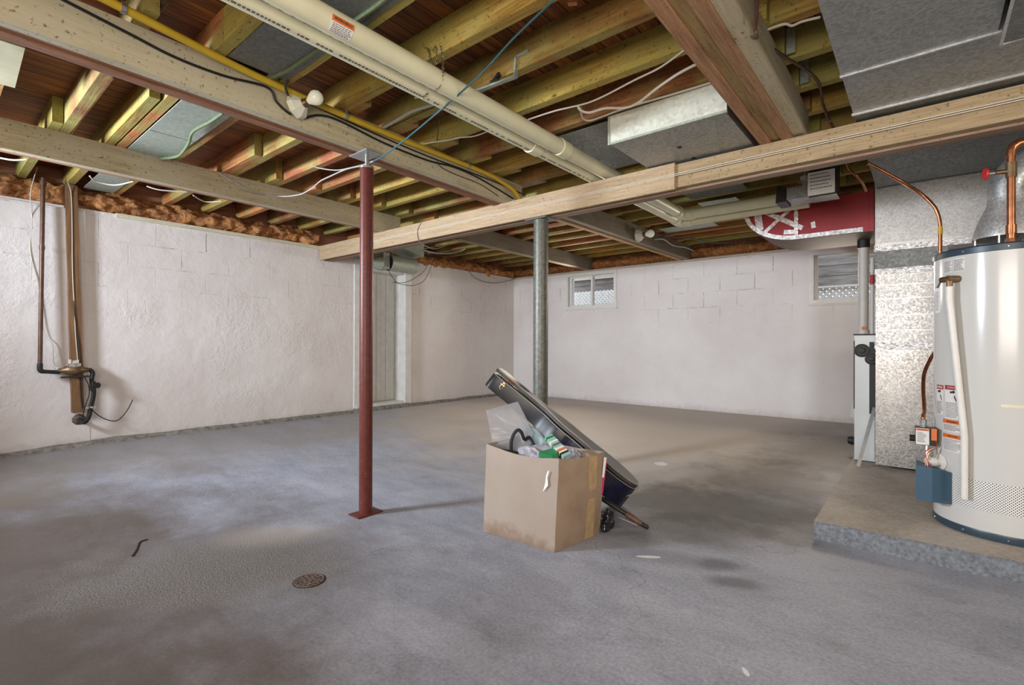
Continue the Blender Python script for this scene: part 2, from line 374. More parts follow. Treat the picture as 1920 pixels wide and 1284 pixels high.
M['cardboard'] = (lambda t: (t.bump(t.noise(t.map((1, 1, 12)), 14, 3), .08, .003), t.out(t.mix(t.ramp(t.math('SUBTRACT', t.noise(t.map(), 7, 4, .65), t.math('MULTIPLY', sepz(t), .75)), [(.34, 0), (.62, .7)]), (.315, .262, .217), (.20, .135, .085)), .75))[1])
def sepz(t):
    s_ = t.n('ShaderNodeSeparateXYZ'); t.l(t.map(), s_.inputs[0]); return s_.outputs[2]
def cardboard():
    t = NT('cardboard'); v = t.map(); sz = sepz(t); n = t.noise(v, 9, 4, .65)
    c = t.mix(t.ramp(t.noise(v, 5, 4, .6), [(.35, 0), (.7, .5)]), (.315, .262, .217), (.26, .20, .15))
    h = t.math('ADD', sz, t.math('MULTIPLY', n, .30)); m = t.n('ShaderNodeMapRange', interpolation_type='SMOOTHSTEP'); t.l(h, m.inputs[0]); m.inputs[1].default_value = .245; m.inputs[2].default_value = .13
    c = t.mix(t.math('MULTIPLY', m.outputs[0], .8), c, (.17, .105, .058))
    t.bump(t.noise(t.map((40, 40, 1)), 3, 3), .12, .004); return t.out(c, .75)
M['cardboard'] = cardboard()
def cardboard_side():
    t = NT('cardboard_brown_side'); v = t.map(); c = t.mix(t.ramp(t.noise(v, 6, 5, .65), [(.35, 0), (.65, 1)]), (.26, .18, .12), (.34, .245, .165)); t.bump(t.noise(t.map((40, 40, 1)), 3, 3), .15, .004); return t.out(c, .7)
M['cardboard_s'] = cardboard_side()
M['tape'] = simple('paper_tape', (.50, .34, .17), .5, 0, .12, 30, .05)
M['leatherette'] = simple('black_leatherette', (.020, .020, .024), .40, 0, .25, 16, .25)
M['leatherette_l'] = simple('worn_case_lid', (.085, .08, .08), .5, 0, .3, 9, .2)
M['navy'] = simple('worn_navy_case', (.012, .014, .055), .3, 0, .3, 14, .3)
M['case_in'] = simple('case_lining', (.22, .22, .23), .6, 0, .2, 10, .2)
M['piping'] = simple('pale_piping', (.42, .37, .30), .6)
M['gold'] = simple('brassy_latch', (.62, .40, .18), .3, .85, .1)
M['nickel'] = simple('nickel_latch', (.75, .72, .66), .25, .9, .1)
M['orange'] = simple('orange_label', (.72, .17, .035), .5, 0, .05)
M['redlab'] = simple('red_label', (.40, .03, .03), .5, 0, .05)
M['white'] = simple('white_paper', (.78, .77, .74), .6, 0, .04)
M['ink'] = simple('black_ink', (.02, .02, .02), .6)
M['inkgrey'] = simple('grey_ink', (.16, .15, .14), .6)
M['inkw'] = simple('white_ink', (.85, .83, .80), .6)
M['redhandle'] = simple('red_handle', (.55, .02, .03), .4)
M['green'] = simple('green_carton', (.02, .22, .075), .45, 0, .1)
M['teal'] = simple('pale_teal_card', (.30, .52, .45), .5, 0, .06)
M['ltblue'] = simple('light_blue_card', (.38, .55, .62), .5, 0, .06)
M['pink'] = simple('pink_folder', (.62, .03, .14), .4, 0, .05)
M['bag'] = simple('grey_white_plastic_bag', (.40, .40, .46), .35, 0, .1, 8, .3)
M['blackbag'] = simple('black_plastic', (.02, .02, .022), .18, 0, .2, 30, .6)
M['brownstick'] = simple('brown_grip', (.16, .085, .06), .5, 0, .25, 50, .2)
M['curb'] = simple('curb_concrete', (.31, .285, .25), .85, 0, .3, 22, .6)
M['padside'] = simple('pad_concrete_edge', (.23, .255, .285), .85, 0, .25, 60, .9)
M['cast'] = simple('rusty_cast_iron', (.20, .14, .11), .7, .3, .3, 60, .4)
M['chain'] = simple('tarnished_chain', (.22, .17, .10), .4, .8, .2)
def pad_mat():
    t = NT('pad_concrete'); v = t.map(); n = t.noise(v, 2.5, 6, .65, .5); f = t.noise(v, 50, 4, .7)
    c = t.ramp(n, [(.3, (.33, .28, .225)), (.5, (.48, .41, .34)), (.7, (.56, .51, .45))])
    c = t.mix(.3, c, t.ramp(f, [(.35, (.16, .14, .12)), (.65, (.55, .52, .47))]))
    b = t.bump(n, .4, .02); t.bump(f, .5, .005, b); return t.out(c, .8)
M['pad'] = pad_mat()
def clear_plastic():
    t = NT('clear_plastic_sheet'); t.p.inputs['Transmission Weight'].default_value = .72; t.p.inputs['IOR'].default_value = 1.3
    n = t.noise(t.map(), 6, 2, .5, 2.5); t.bump(n, .4, .01); return t.out((.62, .63, .66), .15)
M['clear'] = clear_plastic()
def glass_mat():
    t = NT('window_glass'); t.p.inputs['Transmission Weight'].default_value = 1; t.p.inputs['IOR'].default_value = 1.05
    return t.out((.95, .96, .96), .02)
M['glass'] = glass_mat()
def emis(name, col, s):
    t = NT(name); t.p.inputs['Emission Color'].default_value = (*col, 1); t.p.inputs['Emission Strength'].default_value = s
    return t.out(col, .25)
M['bulb'] = emis('opal_bulb', (.80, .80, .66), .12)
M['bulb_on'] = M['bulb']
def perf():
    t = NT('perforated_jacket'); uv = t.n('ShaderNodeUVMap'); sp = t.n('ShaderNodeSeparateXYZ'); t.l(uv.outputs[0], sp.inputs[0])
    p = .0125; y = t.math('DIVIDE', sp.outputs[1], p*.5); row = t.math('FLOOR', y)
    x = t.math('ADD', t.math('DIVIDE', sp.outputs[0], p), t.math('MULTIPLY', t.math('MODULO', row, 2), .5))
    dx = t.math('MULTIPLY', t.math('SUBTRACT', t.math('FRACT', x), .5), 2); dy = t.math('SUBTRACT', t.math('FRACT', y), .5)
    d = t.math('SQRT', t.math('ADD', t.math('MULTIPLY', dx, dx), t.math('MULTIPLY', dy, dy)))
    hole = t.math('LESS_THAN', d, .40)
    return t.out(t.mix(hole, (.76, .76, .74), (.05, .045, .04)), .25)
M['perf'] = perf()
def exterior_boards():
    t = NT('outside_boards'); v = t.map(); sep = t.n('ShaderNodeSeparateXYZ'); t.l(v, sep.inputs[0])
    n = t.noise(t.map((1, 1, 10)), 3, 5, .7); gap = t.math('GREATER_THAN', t.math('FRACT', t.math('MULTIPLY', sep.outputs[2], 1/.14)), .95)
    c = t.ramp(n, [(.3, (.12, .10, .08)), (.7, (.36, .33, .31))]); return t.out(t.mix(gap, c, (.03, .03, .03)), .8)
M['outboard'] = exterior_boards()
# ------------------------------------------------------------------ the shell
def sstep(t): t = max(0, min(1, t)); return t*t*(3-2*t)
def fz(x, y):
    l = .150*max(0, min(1, (-3.2-x)/2.17))
    if y < 1.0: l *= .72+.28*max(0, y+0.1)/1.1
    b = .14*max(0, (y-3.0)/3.59)**1.3
    return l+b-l*b/.15
bm = bmesh.new(); nx, ny = 90, 84; X0, X1, Y0, Y1 = -5.55, 3.05, -1.45, 6.65
g = [[bm.verts.new((X0+(X1-X0)*i/nx, Y0+(Y1-Y0)*j/ny, fz(X0+(X1-X0)*i/nx, Y0+(Y1-Y0)*j/ny))) for j in range(ny+1)] for i in range(nx+1)]
for i in range(nx):
    for j in range(ny): bm.faces.new((g[i][j], g[i+1][j], g[i+1][j+1], g[i][j+1]))
vb = [bm.verts.new((x, y, -.12)) for x, y in ((X0, Y0), (X1, Y0), (X1, Y1), (X0, Y1))]; bm.faces.new(vb)
struct('floor', bm, M['floor'], smooth=True)
def wall(name, axis, pos, thick, a0, a1, z0, z1, holes, m):
    bm = bmesh.new(); A = sorted({a0, a1, *[h[0] for h in holes], *[h[1] for h in holes]}); Zs = sorted({z0, z1, *[h[2] for h in holes], *[h[3] for h in holes]})
    for i in range(len(A)-1):
        for k in range(len(Zs)-1):
            ca, cz = (A[i]+A[i+1])/2, (Zs[k]+Zs[k+1])/2
            if any(h[0] < ca < h[1] and h[2] < cz < h[3] for h in holes): continue
            p0, p1 = min(pos, pos+thick), max(pos, pos+thick)
            if axis == 'x': box(bm, A[i], A[i+1], p0, p1, Zs[k], Zs[k+1])
            else: box(bm, p0, p1, A[i], A[i+1], Zs[k], Zs[k+1])
    bmesh.ops.remove_doubles(bm, verts=bm.verts, dist=1e-5)
    fs = {}
    for f in bm.faces: fs.setdefault(tuple(round(c, 4) for c in f.calc_center_median()), []).append(f)
    bmesh.ops.delete(bm, geom=[f for l in fs.values() if len(l) > 1 for f in l], context='FACES_ONLY')
    return struct(name, bm, m)
W1 = (-4.33, -3.50, 1.575, 2.085); W2 = (-.985, -.20, 1.50, 2.06)
wall('wall_back', 'x', YB, .2, XL-.2, 3.2, -.1, ZB, [W1, W2], M['wall_x'])
wall('wall_left', 'y', XL, -.25, -1.4, YB, -.1, ZB, [(3.56, 4.27, .20, 2.005)], M['wall_y'])
RW1 = (-4.65, -3.85, 1.55, 2.0); RW2 = (-1.35, .95, .95, 1.95)  # unseen rear-wall openings, assumed for the lights behind the camera
wall('wall_rear', 'x', -1.4, -.2, XL-.2, 3.2, -.1, 2.46, [RW1, RW2], M['wall_x'])
wall('wall_right', 'y', 3.0, .2, -1.4, YB, -.1, 2.46, [(.35, 2.05, 1.35, 2.0)], M['wall_y'])  # opening here is unseen, added for the fill light on the right
bm = bmesh.new(); box(bm, XL-.25, 3.2, -1.6, YB+.2, ZS, ZS+.04); struct('ceiling', bm, M['subfloor'])
bm = bmesh.new(); box(bm, XL-.2, XL-.15, -1.4, YB+.15, ZB, ZS); box(bm, XL-.15, 3.2, YB+.14, YB+.19, ZB, ZS)
struct('trim_1', bm, M['beam_b'])
# plastered pilaster on the near part of the left wall
bm = bmesh.new(); hexa(bm, [(XL-.01, -1.4, .12), (XL-.01, .96, .12), (XL-.01, .94, 2.10), (XL-.01, -1.4, 2.10), (XL+.002, -1.4, .14), (XL+.002, .955, .14), (XL+.045, .905, 2.10), (XL+.045, -1.4, 2.10)])
struct('trim_2', bm, M['wall_y'])
# curb along the left wall
bm = bmesh.new(); prev = None
for i in range(121):
    y = -1.4+(YB+1.4)*i/120; zt = fz(XL+.06, y)+.026+.012*noise.noise((y*3, 0, 0))+.004*noise.noise((y*18, 3, 0)); xo = XL+.062+.006*noise.noise((y*5, 9, 1))
    if 3.5 < y < 4.3: zt = .20
    r = [bm.verts.new(p) for p in ((XL-.02, y, 0), (xo+.02, y, fz(XL+.06, y)-.03), (xo, y, zt-.006), (XL-.02, y, zt+.012))]
    if prev:
        for k in range(4): bm.faces.new((prev[k], prev[(k+1) % 4], r[(k+1) % 4], r[k]))
    prev = r
struct('trim_3', bm, M['curb'])
# sill plates on top of the walls
bm = bmesh.new(); box(bm, XL-.12, XL+.022, 1.12, 3.03, 2.10, 2.135); struct('trim_4', bm, M['plate'], bevel=.003)
bm = bmesh.new(); box(bm, XL+.03, 1.9, YB-.02, YB+.12, 2.105, 2.135); struct('trim_5', bm, M['plate_x'], bevel=.003)
# insulation in the rim bays
def insulation(name, label, P0, P1, outw, z0, z1, depth, amp, seed):
    bm = bmesh.new(); P0, P1, outw = Vector(P0), Vector(P1), Vector(outw); L = (P1-P0).length; n = int(L*55); m = 14; rows = []
    for i in range(n+1):
        p = P0.lerp(P1, i/n); row = []
        for j in range(m+1):
            t = j/m; a = PI*(t*.9+.05); q = p+outw*(depth*math.sin(a))+Vector((0, 0, z0+(z1-z0)*t))
            s_ = Vector((q.x*5+seed, q.y*5, q.z*7)); d = noise.noise(s_)*.6+noise.noise(s_*2.3)*.5+abs(noise.noise(s_*4.5))*.35
            q += (outw+Vector((0, 0, .25 if j > m/2 else -.5)))*d*amp
            row.append(bm.verts.new(q))
        rows.append(row)
    for a, b in zip(rows, rows[1:]):
        for j in range(m): bm.faces.new((a[j], a[j+1], b[j+1], b[j]))
    return tag(obj(name, bm, M['insul'], smooth=True), label, 'insulation', kind='stuff')
insulation('insulation_batt', 'crumpled orange-brown glass wool stuffed along the top of the left wall', (XL-.12, -1.2, 0), (XL-.12, 2.98, 0), (1, 0, 0), 2.12, 2.31, .13, .085, 1)
insulation('insulation_batt', 'orange glass wool above the left wall between the crossing beam and the far corner', (XL-.12, 4.05, 0), (XL-.12, YB, 0), (1, 0, 0), 2.09, 2.30, .13, .075, 4)
insulation('insulation_batt', 'flat reddish glass wool along the top of the back wall', (XL, YB+.1, 0), (1.8, YB+.1, 0), (0, -1, 0), 2.14, 2.315, .10, .03, 9)
# ------------------------------------------------------------------ joists
JG = 'floor joists'
def joist(x0, x1, yc, lab, w=.050, dz=0, h=None):
    bm = bmesh.new(); a = random.uniform(-.004, .004)
    hexa(bm, [(x0, yc-w/2, ZJ+dz), (x1, yc-w/2+a, ZJ+dz), (x1, yc+w/2+a, ZJ+dz), (x0, yc+w/2, ZJ+dz), (x0, yc-w/2, ZS), (x1, yc-w/2+a, ZS), (x1, yc+w/2+a, ZS), (x0, yc+w/2, ZS)])
    return tag(obj('floor_joist', bm, M['joist'], bevel=.003), lab, 'joist', JG)
ORD = ['first', 'second', 'third', 'fourth', 'fifth', 'sixth', 'seventh', 'eighth', 'ninth', 'tenth', 'eleventh', 'twelfth', 'thirteenth', 'fourteenth', 'fifteenth', 'sixteenth', 'seventeenth', 'eighteenth', 'nineteenth', 'twentieth']
rows = {'A': [], 'C': [], 'D': [], 'E': []}
for k in range(-4, 17):
    c = 1.22+.328*k
    cc = c+.026 if k != 0 else 1.18
    rows['A'].append((XL-.13, {-1: -3.28, 1: -3.55}.get(k, -3.93), c-.028 if k != 0 else 1.128))
    if k == -1: cc = .874; rows['A'][-1] = (XL-.13, -3.14, .815)
    if k >= -3: rows['C'].append((-4.33, -2.33, cc))
    if k >= -1: rows['D'].append((-2.327 if k < 1 else -2.72, -.48, {-1: .874, 0: 1.18}.get(k, c-.026)))
    if k >= 2: rows['E'].append((-.78, 2.9, c+.028))
where = {'A': 'between left wall and left beam', 'C': 'between the two long left beams', 'D': 'in the bay with plastic pipes', 'E': 'right of the laminated beam'}
for kx, L in rows.items():
    for i, (x0, x1, yc) in enumerate(L):
        joist(x0, x1, yc, 'old floor joist %s, %s from the camera' % (where[kx], ORD[min(i, 19)] if i < 20 else 'last'))
# ------------------------------------------------------------------ long beams
def skew_ply(x0a, x1a, x0b, x1b, ya, yb, z0, z1):
    bm = bmesh.new()
    n = 12; prev = None
    for i in range(n+1):
        t = i/n; y = ya+(yb-ya)*t; a = x0a+(x0b-x0a)*t; b = x1a+(x1b-x1a)*t; d = .003*noise.noise((y*2, a*7, 0))
        r = [bm.verts.new(p) for p in ((a, y, z0+d), (b, y, z0+d), (b+d, y, z1), (a+d, y, z1))]
        if prev:
            for q in range(4): bm.faces.new((prev[q], prev[(q+1) % 4], r[(q+1) % 4], r[q]))
        else: bm.faces.new(r[::-1])
        prev = r
    bm.faces.new(prev)
    return bm
def beam(label, xr_a, xr_b, ya, yb, plies, z0=ZB, z1=ZJ, mats=None, w=.052, dz=None):
    t = thing('wooden_beam', label, 'beam', (xr_a, (ya+yb)/2, z0))
    for i in range(plies):
        a = xr_a-w*i; b = xr_b-w*i; d = (dz or [0, .006, -.002, .004])[i % 4]
        m = mats[i] if mats else (M['beam'] if i == 0 else M['beam_b'])
        obj('beam_ply', skew_ply(a-w+.0015, a, b-w+.0015, b, ya, yb, z0+d, z1), m, t, bevel=.002)
    return t
b1 = beam('long pale wooden beam over the red post, carrying the lampholder and yellow pipe', -2.425, -2.545, -1.3, 3.19, 3)
b2 = beam('long pale wooden beam nearest the left wall, in front of the crossing beam', -4.06, -4.155, -1.3, 3.20, 2, w=.06)
b1b = beam('dark weathered beam running from the grey post to the back wall, lampholder on its side', -2.435, -2.375, 3.68, YB+.1, 3, mats=[M['beam_dark'], M['beam_b'], M['beam_b']], w=.05)
b2b = beam('dark beam running from the crossing beam to the back wall near the corner', -3.835, -3.885, 3.74, YB+.1, 2, mats=[M['beam_dark'], M['beam_b']], w=.06)
b3 = beam('broad laminated beam of four planks at the top right, ending on the crossing beam', -.485, -.495, -.9, 3.19, 4, mats=[M['beam'], M['beam_b'], M['beam_b'], M['beam_b']], w=.053, dz=[.012, 0, .008, -.004])
# crossing beam
t = thing('wooden_beam', 'big crossing beam of pale planks on the grey post, spanning from left wall to right edge', 'beam', (-1, 3.1, 1.977))
YC = 3.03
for i, (y0, y1, z0, z1, m) in enumerate(((YC, YC+.052, 1.984, 2.128, M['cross']), (YC+.054, YC+.104, 1.972, 2.126, M['cross_b']), (YC+.106, YC+.158, 1.980, 2.128, M['cross_b']))):
    bm = bmesh.new(); box(bm, XL-.06, 2.95, y0, y1, z0, z1); obj('beam_ply', bm, m, t, bevel=.003)
bm = bmesh.new(); box(bm, XL+.02, -1.19, YC-.022, YC, 1.972, 2.134)
o = obj('facing_board', bm, M['cross_f'], t, bevel=.003); o['label'] = 'fresher pinkish facing board'
for zz in (2.052, 2.062):
    bm = bmesh.new(); tube(bm, [(-4.6, YC-.025, zz-.004), (-1.19, YC-.025, zz), (2.9, YC-.004, zz+.012)], .0022, 5)
    tag(obj('thin_wire', bm, M['whitecable']), 'upper thin pale wire stapled along the face of the crossing beam' if zz > 2.06 else 'lower thin pale wire stapled along the face of the crossing beam', 'wire', 'thin wires on the crossing beam')
# ------------------------------------------------------------------ posts
t = thing('steel_post', 'dark red painted steel jack post standing alone on a square base plate', 'post', (-2.54, 1.71, 0))
bm = bmesh.new(); lathe(bm, [(.0385, .006), (.0385, 2.045)], (-2.54, 1.71, 0), seg=32); obj('tube', bm, M['redpost'], t, smooth=True)
bm = bmesh.new(); lathe(bm, [(.041, 2.04), (.041, 2.052), (.012, 2.054)], (-2.54, 1.71, 0), seg=28); obj('collar', bm, M['steel'], t, smooth=True)
bm = bmesh.new()
hexa(bm, [(p.x, p.y, z) for z in (.001, .009) for p in (Vector((-2.592, 1.628)), Vector((-2.488, 1.628)), Vector((-2.488, 1.795)), Vector((-2.592, 1.795)))]); obj('base_plate', bm, M['redpost'], t, bevel=.001)
bm = bmesh.new(); prev = []; tube(bm, [(-2.54, 1.71, 2.05+.0035*i) for i in range(23)], [.0125 if i % 2 else .0105 for i in range(23)], 12); obj('jack_screw', bm, M['steel'], t)
bm = bmesh.new(); box(bm, -2.645, -2.462, 1.655, 1.765, 2.1235, 2.1285); obj('top_plate', bm, M['steel'], t, bevel=.001)
bm = bmesh.new(); tube(bm, [(-2.60, 1.71, 1.60), (-2.48, 1.71, 1.60)], .004, 8); tube(bm, [(-2.60, 1.71, 1.585), (-2.48, 1.71, 1.585)], .004, 8); obj('lock_pin', bm, M['blackiron'], t)
t = thing('steel_post', 'thick grey steel post standing behind the cardboard box under the crossing beam', 'post', (-2.29, 3.11, .01))
bm = bmesh.new(); lathe(bm, [(.0575, fz(-2.29, 3.11)), (.0575, 1.966)], (-2.29, 3.11, 0), seg=36); obj('tube', bm, M['steelpost'], t, smooth=True)
bm = bmesh.new(); box(bm, -2.39, -2.19, 3.03, 3.19, 1.966, 1.972); obj('cap_plate', bm, M['steelpost'], t, bevel=.001)
# ------------------------------------------------------------------ windows and door
def window(n, hole, mullion):
    x0, x1, z0, z1 = hole; fr = bmesh.new(); y0, y1 = YB-.012, YB+.13; wd = .045
    x0 -= .03; x1 += .03; z0 -= .03; z1 += .035
    for a in ((x0, x1, z1-wd-.02, z1), (x0, x1, z0, z0+wd), (x0, x0+wd, z0+wd, z1-wd-.02), (x1-wd, x1, z0+wd, z1-wd-.02)): box(fr, a[0], a[1], y0, y1, a[2], a[3])
    o = struct('window_%d' % n, fr, M['whiteplastic'], bevel=.004)
    bm = bmesh.new(); ix0, ix1, iz0, iz1 = x0+wd, x1-wd, z0+wd, z1-wd-.02; s = .022
    cuts = [(ix0, (ix0+ix1)/2+.01, YB+.05), ((ix0+ix1)/2-.02, ix1, YB+.085)] if mullion else [(ix0, ix1-.001, YB+.07)]
    for a, b, y in cuts:
        bm = bmesh.new()
        for q in ((a, b, iz1-s, iz1), (a, b, iz0, iz0+s), (a, a+s+.01, iz0+s, iz1-s), (b-s-.008, b, iz0+s, iz1-s)): box(bm, q[0], q[1], y, y+.028, q[2], q[3])
        sh = obj('window_sash', bm, M['whiteplastic'], o, bevel=.003)
        bm = bmesh.new(); box(bm, a+s, b-s, y+.012, y+.016, iz0+s, iz1-s); obj('window_pane', bm, M['glass'], sh)
    bm = bmesh.new(); box(bm, x0-.012, x1+.012, YB-.022, YB+.005, z0-.022, z0-.002); obj('window_sill', bm, M['whitepaint'], o, bevel=.003)
window(1, W1, True); window(2, W2, False)
# outside behind the windows: deck boards and lattice skirt
for xa, xb, zl, lab in ((-6.2, -2.9, 1.98, 'left'), (-2.9, .9, 1.79, 'right')):
    bm = bmesh.new(); box(bm, xa, xb-.01, 8.08, 8.12, zl, 2.6); tag(obj('deck_boards', bm, M['outboard']), 'weathered horizontal deck boards seen outside through the %s window' % lab, 'boards')
    bm = bmesh.new(); box(bm, xa, xb-.01, 8.0, 8.045, 2.20, 2.40) if lab == 'left' else box(bm, xa, xb-.01, 8.0, 8.05, zl, zl+.025)
    tag(obj('deck_timber', bm, M['plate_x'] if lab == 'left' else M['whitepaint']), 'tan timber outside at the top of the left window view' if lab == 'left' else 'thin white rail outside above the lattice of the right window', 'timber')
    bm = bmesh.new(); hL = zl-1.25; n = int((xb-xa+hL)/.075)
    for i in range(n):
        x = xa-hL+.075*i
        if x+hL < xb: bar(bm, (x, 8.055, 1.25), (x+hL, 8.055, zl), .040, .005, (0, 1, 0)); bar(bm, (x+hL, 8.063, 1.25), (x, 8.063, zl), .040, .005, (0, 1, 0))
    tag(obj('lattice_panel', bm, M['whitepaint']), 'white diagonal lattice skirt outside the %s window' % lab, 'lattice')
bm = bmesh.new(); box(bm, -5.5, 1.2, 6.8, 9.5, .9, 1.2); tag(obj('outside_ground', bm, M['curb']), 'bare ground outside beyond the small windows', 'ground', kind='structure')
# door recessed in the left wall
XD = XL-.19
fr = bmesh.new()
box(fr, XL-.25, XL+.018, 3.475, 3.56, .20, 2.06); box(fr, XL-.24, XL+.05, 4.235, 4.335, .205, 2.02); box(fr, XL-.25, XL+.02, 3.56, 4.235, 1.93, 2.06)
d = struct('door_1', fr, M['whitepaint'], bevel=.004)
bm = bmesh.new(); nb = 9
for i in range(nb):
    a = 3.56+(.675)*i/nb; b = 3.56+.675*(i+1)/nb; box(bm, XD-.03, XD+(.004 if i % 2 else .0), a+.002, b-.002, .235, 1.93)
box(bm, XD-.04, XD-.006, 3.56, 4.235, .235, 1.93)
obj('door_leaf', bm, M['whitepaint'], d, bevel=.002)
bm = bmesh.new(); box(bm, XL-.25, XL+.03, 3.50, 4.30, .16, .232); obj('door_sill', bm, M['whitepaint'], d, bevel=.01)
for z in (.55, 1.6):
    bm = bmesh.new(); box(bm, XL+.0, XL+.022, 3.55, 3.575, z, z+.09); obj('door_hinge', bm, M['blackiron'], d)
# ------------------------------------------------------------------ ceiling sheet metal and ducts
def sheet(label, x0, x1, y0, y1, z, m, seams=()):
    bm = bmesh.new(); box(bm, x0, x1, y0, y1, z-.004, z)
    for s in seams: box(bm, s-.002, s+.002, y0, y1, z-.0065, z-.004)
    return tag(obj('sheet_metal_pan', bm, m), label, 'sheet metal')
sheet('pale green galvanised pan closing a joist bay, left of the beam with the lampholder', -4.13, -2.60, .906, 1.150, ZJ-.0012, M['galv_g'], (-3.62,))
sheet('grey galvanised pan closing a joist bay, under the white plastic pipes at the top', -2.42, -.95, .90, 1.166, ZJ-.0012, M['galv_d'], (-1.9, -1.5))
sheet('bluish sheet metal strip in the joist bay above the left wall, beside the wooden upright', XL+.02, -4.2, .90, 1.098, ZJ-.0012, M['galv_g'], (-4.8,))
sheet('dark flat sheet metal beside the bright duct box, left of it', -1.76, -1.375, 2.57, 3.30, ZJ-.0012, M['galv_d'])
sheet('grey sheet metal beyond the crossing beam, left of the red duct', -1.60, -1.12, 3.85, 4.42, ZJ-.0012, M['galv_d'])
sheet('pale sheet metal flap beyond the crossing beam, between joists and red duct', -1.60, -1.27, 4.60, 5.10, ZJ-.0012, M['galv_g'])
sheet('narrow blue-grey sheet metal strip deep under the far joists, near the pipe elbow', -2.30, -1.72, 5.35, 5.60, ZJ-.0012, M['galv_g'])
# duct box with bright lit front
t = thing('duct_box', 'rectangular galvanised duct box with bright front, left of the laminated beam', 'duct', (-1.05, 2.8, 2.14))
bm = bmesh.new(); box(bm, -1.37, -.745, 2.527, 3.55, 2.143, 2.302); obj('duct_body', bm, M['galv'], t, bevel=.002)
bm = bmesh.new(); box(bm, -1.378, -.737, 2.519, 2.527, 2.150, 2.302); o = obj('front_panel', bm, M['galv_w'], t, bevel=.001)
bm = bmesh.new(); box(bm, -1.380, -.735, 2.517, 2.53, 2.138, 2.150); box(bm, -1.383, -1.370, 2.515, 2.528, 2.138, 2.302)
bar(bm, (-.80, 2.53, 2.1425), (-.93, 3.03, 2.1425), .005, .003); obj('edge_fold', bm, M['galv_g'], t)
bm = bmesh.new(); lathe(bm, [(.014, -.002), (.014, .0)], at(1274, 276, Z=2.1425), seg=12); lathe(bm, [(.013, -.002), (.013, .0)], at(1300, 296, Z=2.1425), seg=12); obj('punched_hole', bm, M['black'], t)
# big trunk duct top right
t = thing('trunk_duct', 'huge grey galvanised trunk duct across the top right corner, resting on the crossing beam', 'duct', (0, 3, 2.14))
bm = bmesh.new(); box(bm, -.268, .205, 1.2, 2.485, 2.137, 2.30); obj('duct_section', bm, M['galv'], t, bevel=.002)
bm = bmesh.new(); box(bm, -.266, 1.2, 2.488, 2.935, 2.139, 2.30); obj('duct_section', bm, M['galv'], t, bevel=.002)
bm = bmesh.new(); box(bm, -.264, 1.2, 2.938, 4.42, 2.141, 2.30); obj('duct_section', bm, M['galv_d'], t, bevel=.002)  # darker sheet colour stands in for the shadow behind the crossing beam
for y in (2.487, 2.937):
    bm = bmesh.new(); box(bm, -.272, 1.2 if y > 2.6 else .215, y-.006, y+.006, 2.130, 2.141); obj('seam', bm, M['galv_b'], t)
bm = bmesh.new(); prism(bm, [(.206, 1.2, 2.30), (.206, 1.2, 2.06), (.206, 2.42, 2.06), (.232, 2.487, 2.13), (.232, 2.487, 2.30)], (.8, 0, 0)); obj('dropped_section', bm, M['galv_d'], t, bevel=.002)
bm = bmesh.new(); box(bm, .204, .212, 1.2, 2.42, 2.054, 2.062); bar(bm, (.208, 2.42, 2.058), (.9, 2.50, 2.12), .006, .006); obj('folded_edge', bm, M['galv_b'], t)
# red duct with elbow, straps and foil tape
RY0, RY1 = 4.85, 5.48
t = thing('red_duct', 'dark red rectangular supply duct with foil tape and a curved elbow, above the right window', 'duct', (-.8, 5.1, 1.93))
zb, zt = 1.915, 2.235; xe = -.84; R_ = .43
prof = [(-.30, zb), (xe, zb)]
for k in range(1, 13):
    a = PI/2*k/12; prof.append((xe-R_*math.sin(a), zb+.30-.30*math.cos(a)+.0*a))
prof += [(xe-R_, 2.302), (xe-.08, 2.302), (xe-.05, zt), (-.30, zt)]
bm = bmesh.new(); prism(bm, [(x, RY0, z) for x, z in prof], (0, RY1-RY0, 0)); obj('duct_body', bm, M['redduct'], t)
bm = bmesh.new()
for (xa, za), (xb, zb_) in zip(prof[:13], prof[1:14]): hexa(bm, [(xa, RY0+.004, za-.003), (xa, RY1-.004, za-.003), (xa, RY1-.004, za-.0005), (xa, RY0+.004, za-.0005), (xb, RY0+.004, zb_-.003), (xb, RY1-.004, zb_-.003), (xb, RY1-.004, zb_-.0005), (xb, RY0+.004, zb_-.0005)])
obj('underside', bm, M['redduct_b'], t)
bm = bmesh.new()
for x in (-.355, -.318): box(bm, x-.018, x+.018, RY0-.008, RY0, zb-.004, zt+.012)
obj('joint_flange', bm, M['redduct'], t, bevel=.003)
def ribbon(pts, wd, par, name='foil_strip', yy=RY0-.0035, wob=.10):
    bm = bmesh.new(); prev = None; pts = [Vector((x, 0, z)) for x, z in pts]; fine = []
    for a, b in zip(pts, pts[1:]):
        n = max(1, int((b-a).length/.012)); fine += [a.lerp(b, k/n) for k in range(n)]
    fine.append(pts[-1])
    for i, p in enumerate(fine):
        d = (fine[min(i+1, len(fine)-1)]-fine[max(i-1, 0)]).normalized(); nn = Vector((-d.z, 0, d.x))
        w2 = wd/2*(1+wob*noise.noise((p.x*60, p.z*60, 2)))
        r = [bm.verts.new((p.x+nn.x*s*w2, yy+yo+.0012*noise.noise((p.x*90, p.z*90, s)), p.z+nn.z*s*w2)) for s, yo in ((-1, 0), (1, 0), (1, .003), (-1, .003))]
        if prev:
            for k in range(4): bm.faces.new((prev[k], prev[(k+1) % 4], r[(k+1) % 4], r[k]))
        prev = r
    return obj(name, bm, M['foil'], par)
P = lambda x, y: (lambda v: (v.x, v.z))(at(x, y, Y=RY0))
ribbon([(-.37, zb+.018), (xe, zb+.018)]+[(x+.02*math.sin(i/12*PI/2), z+.018*math.cos(i/12*PI/2)) for i, (x, z) in enumerate(prof[2:14])]+[(xe-R_+.02, 2.29)], .036, t)
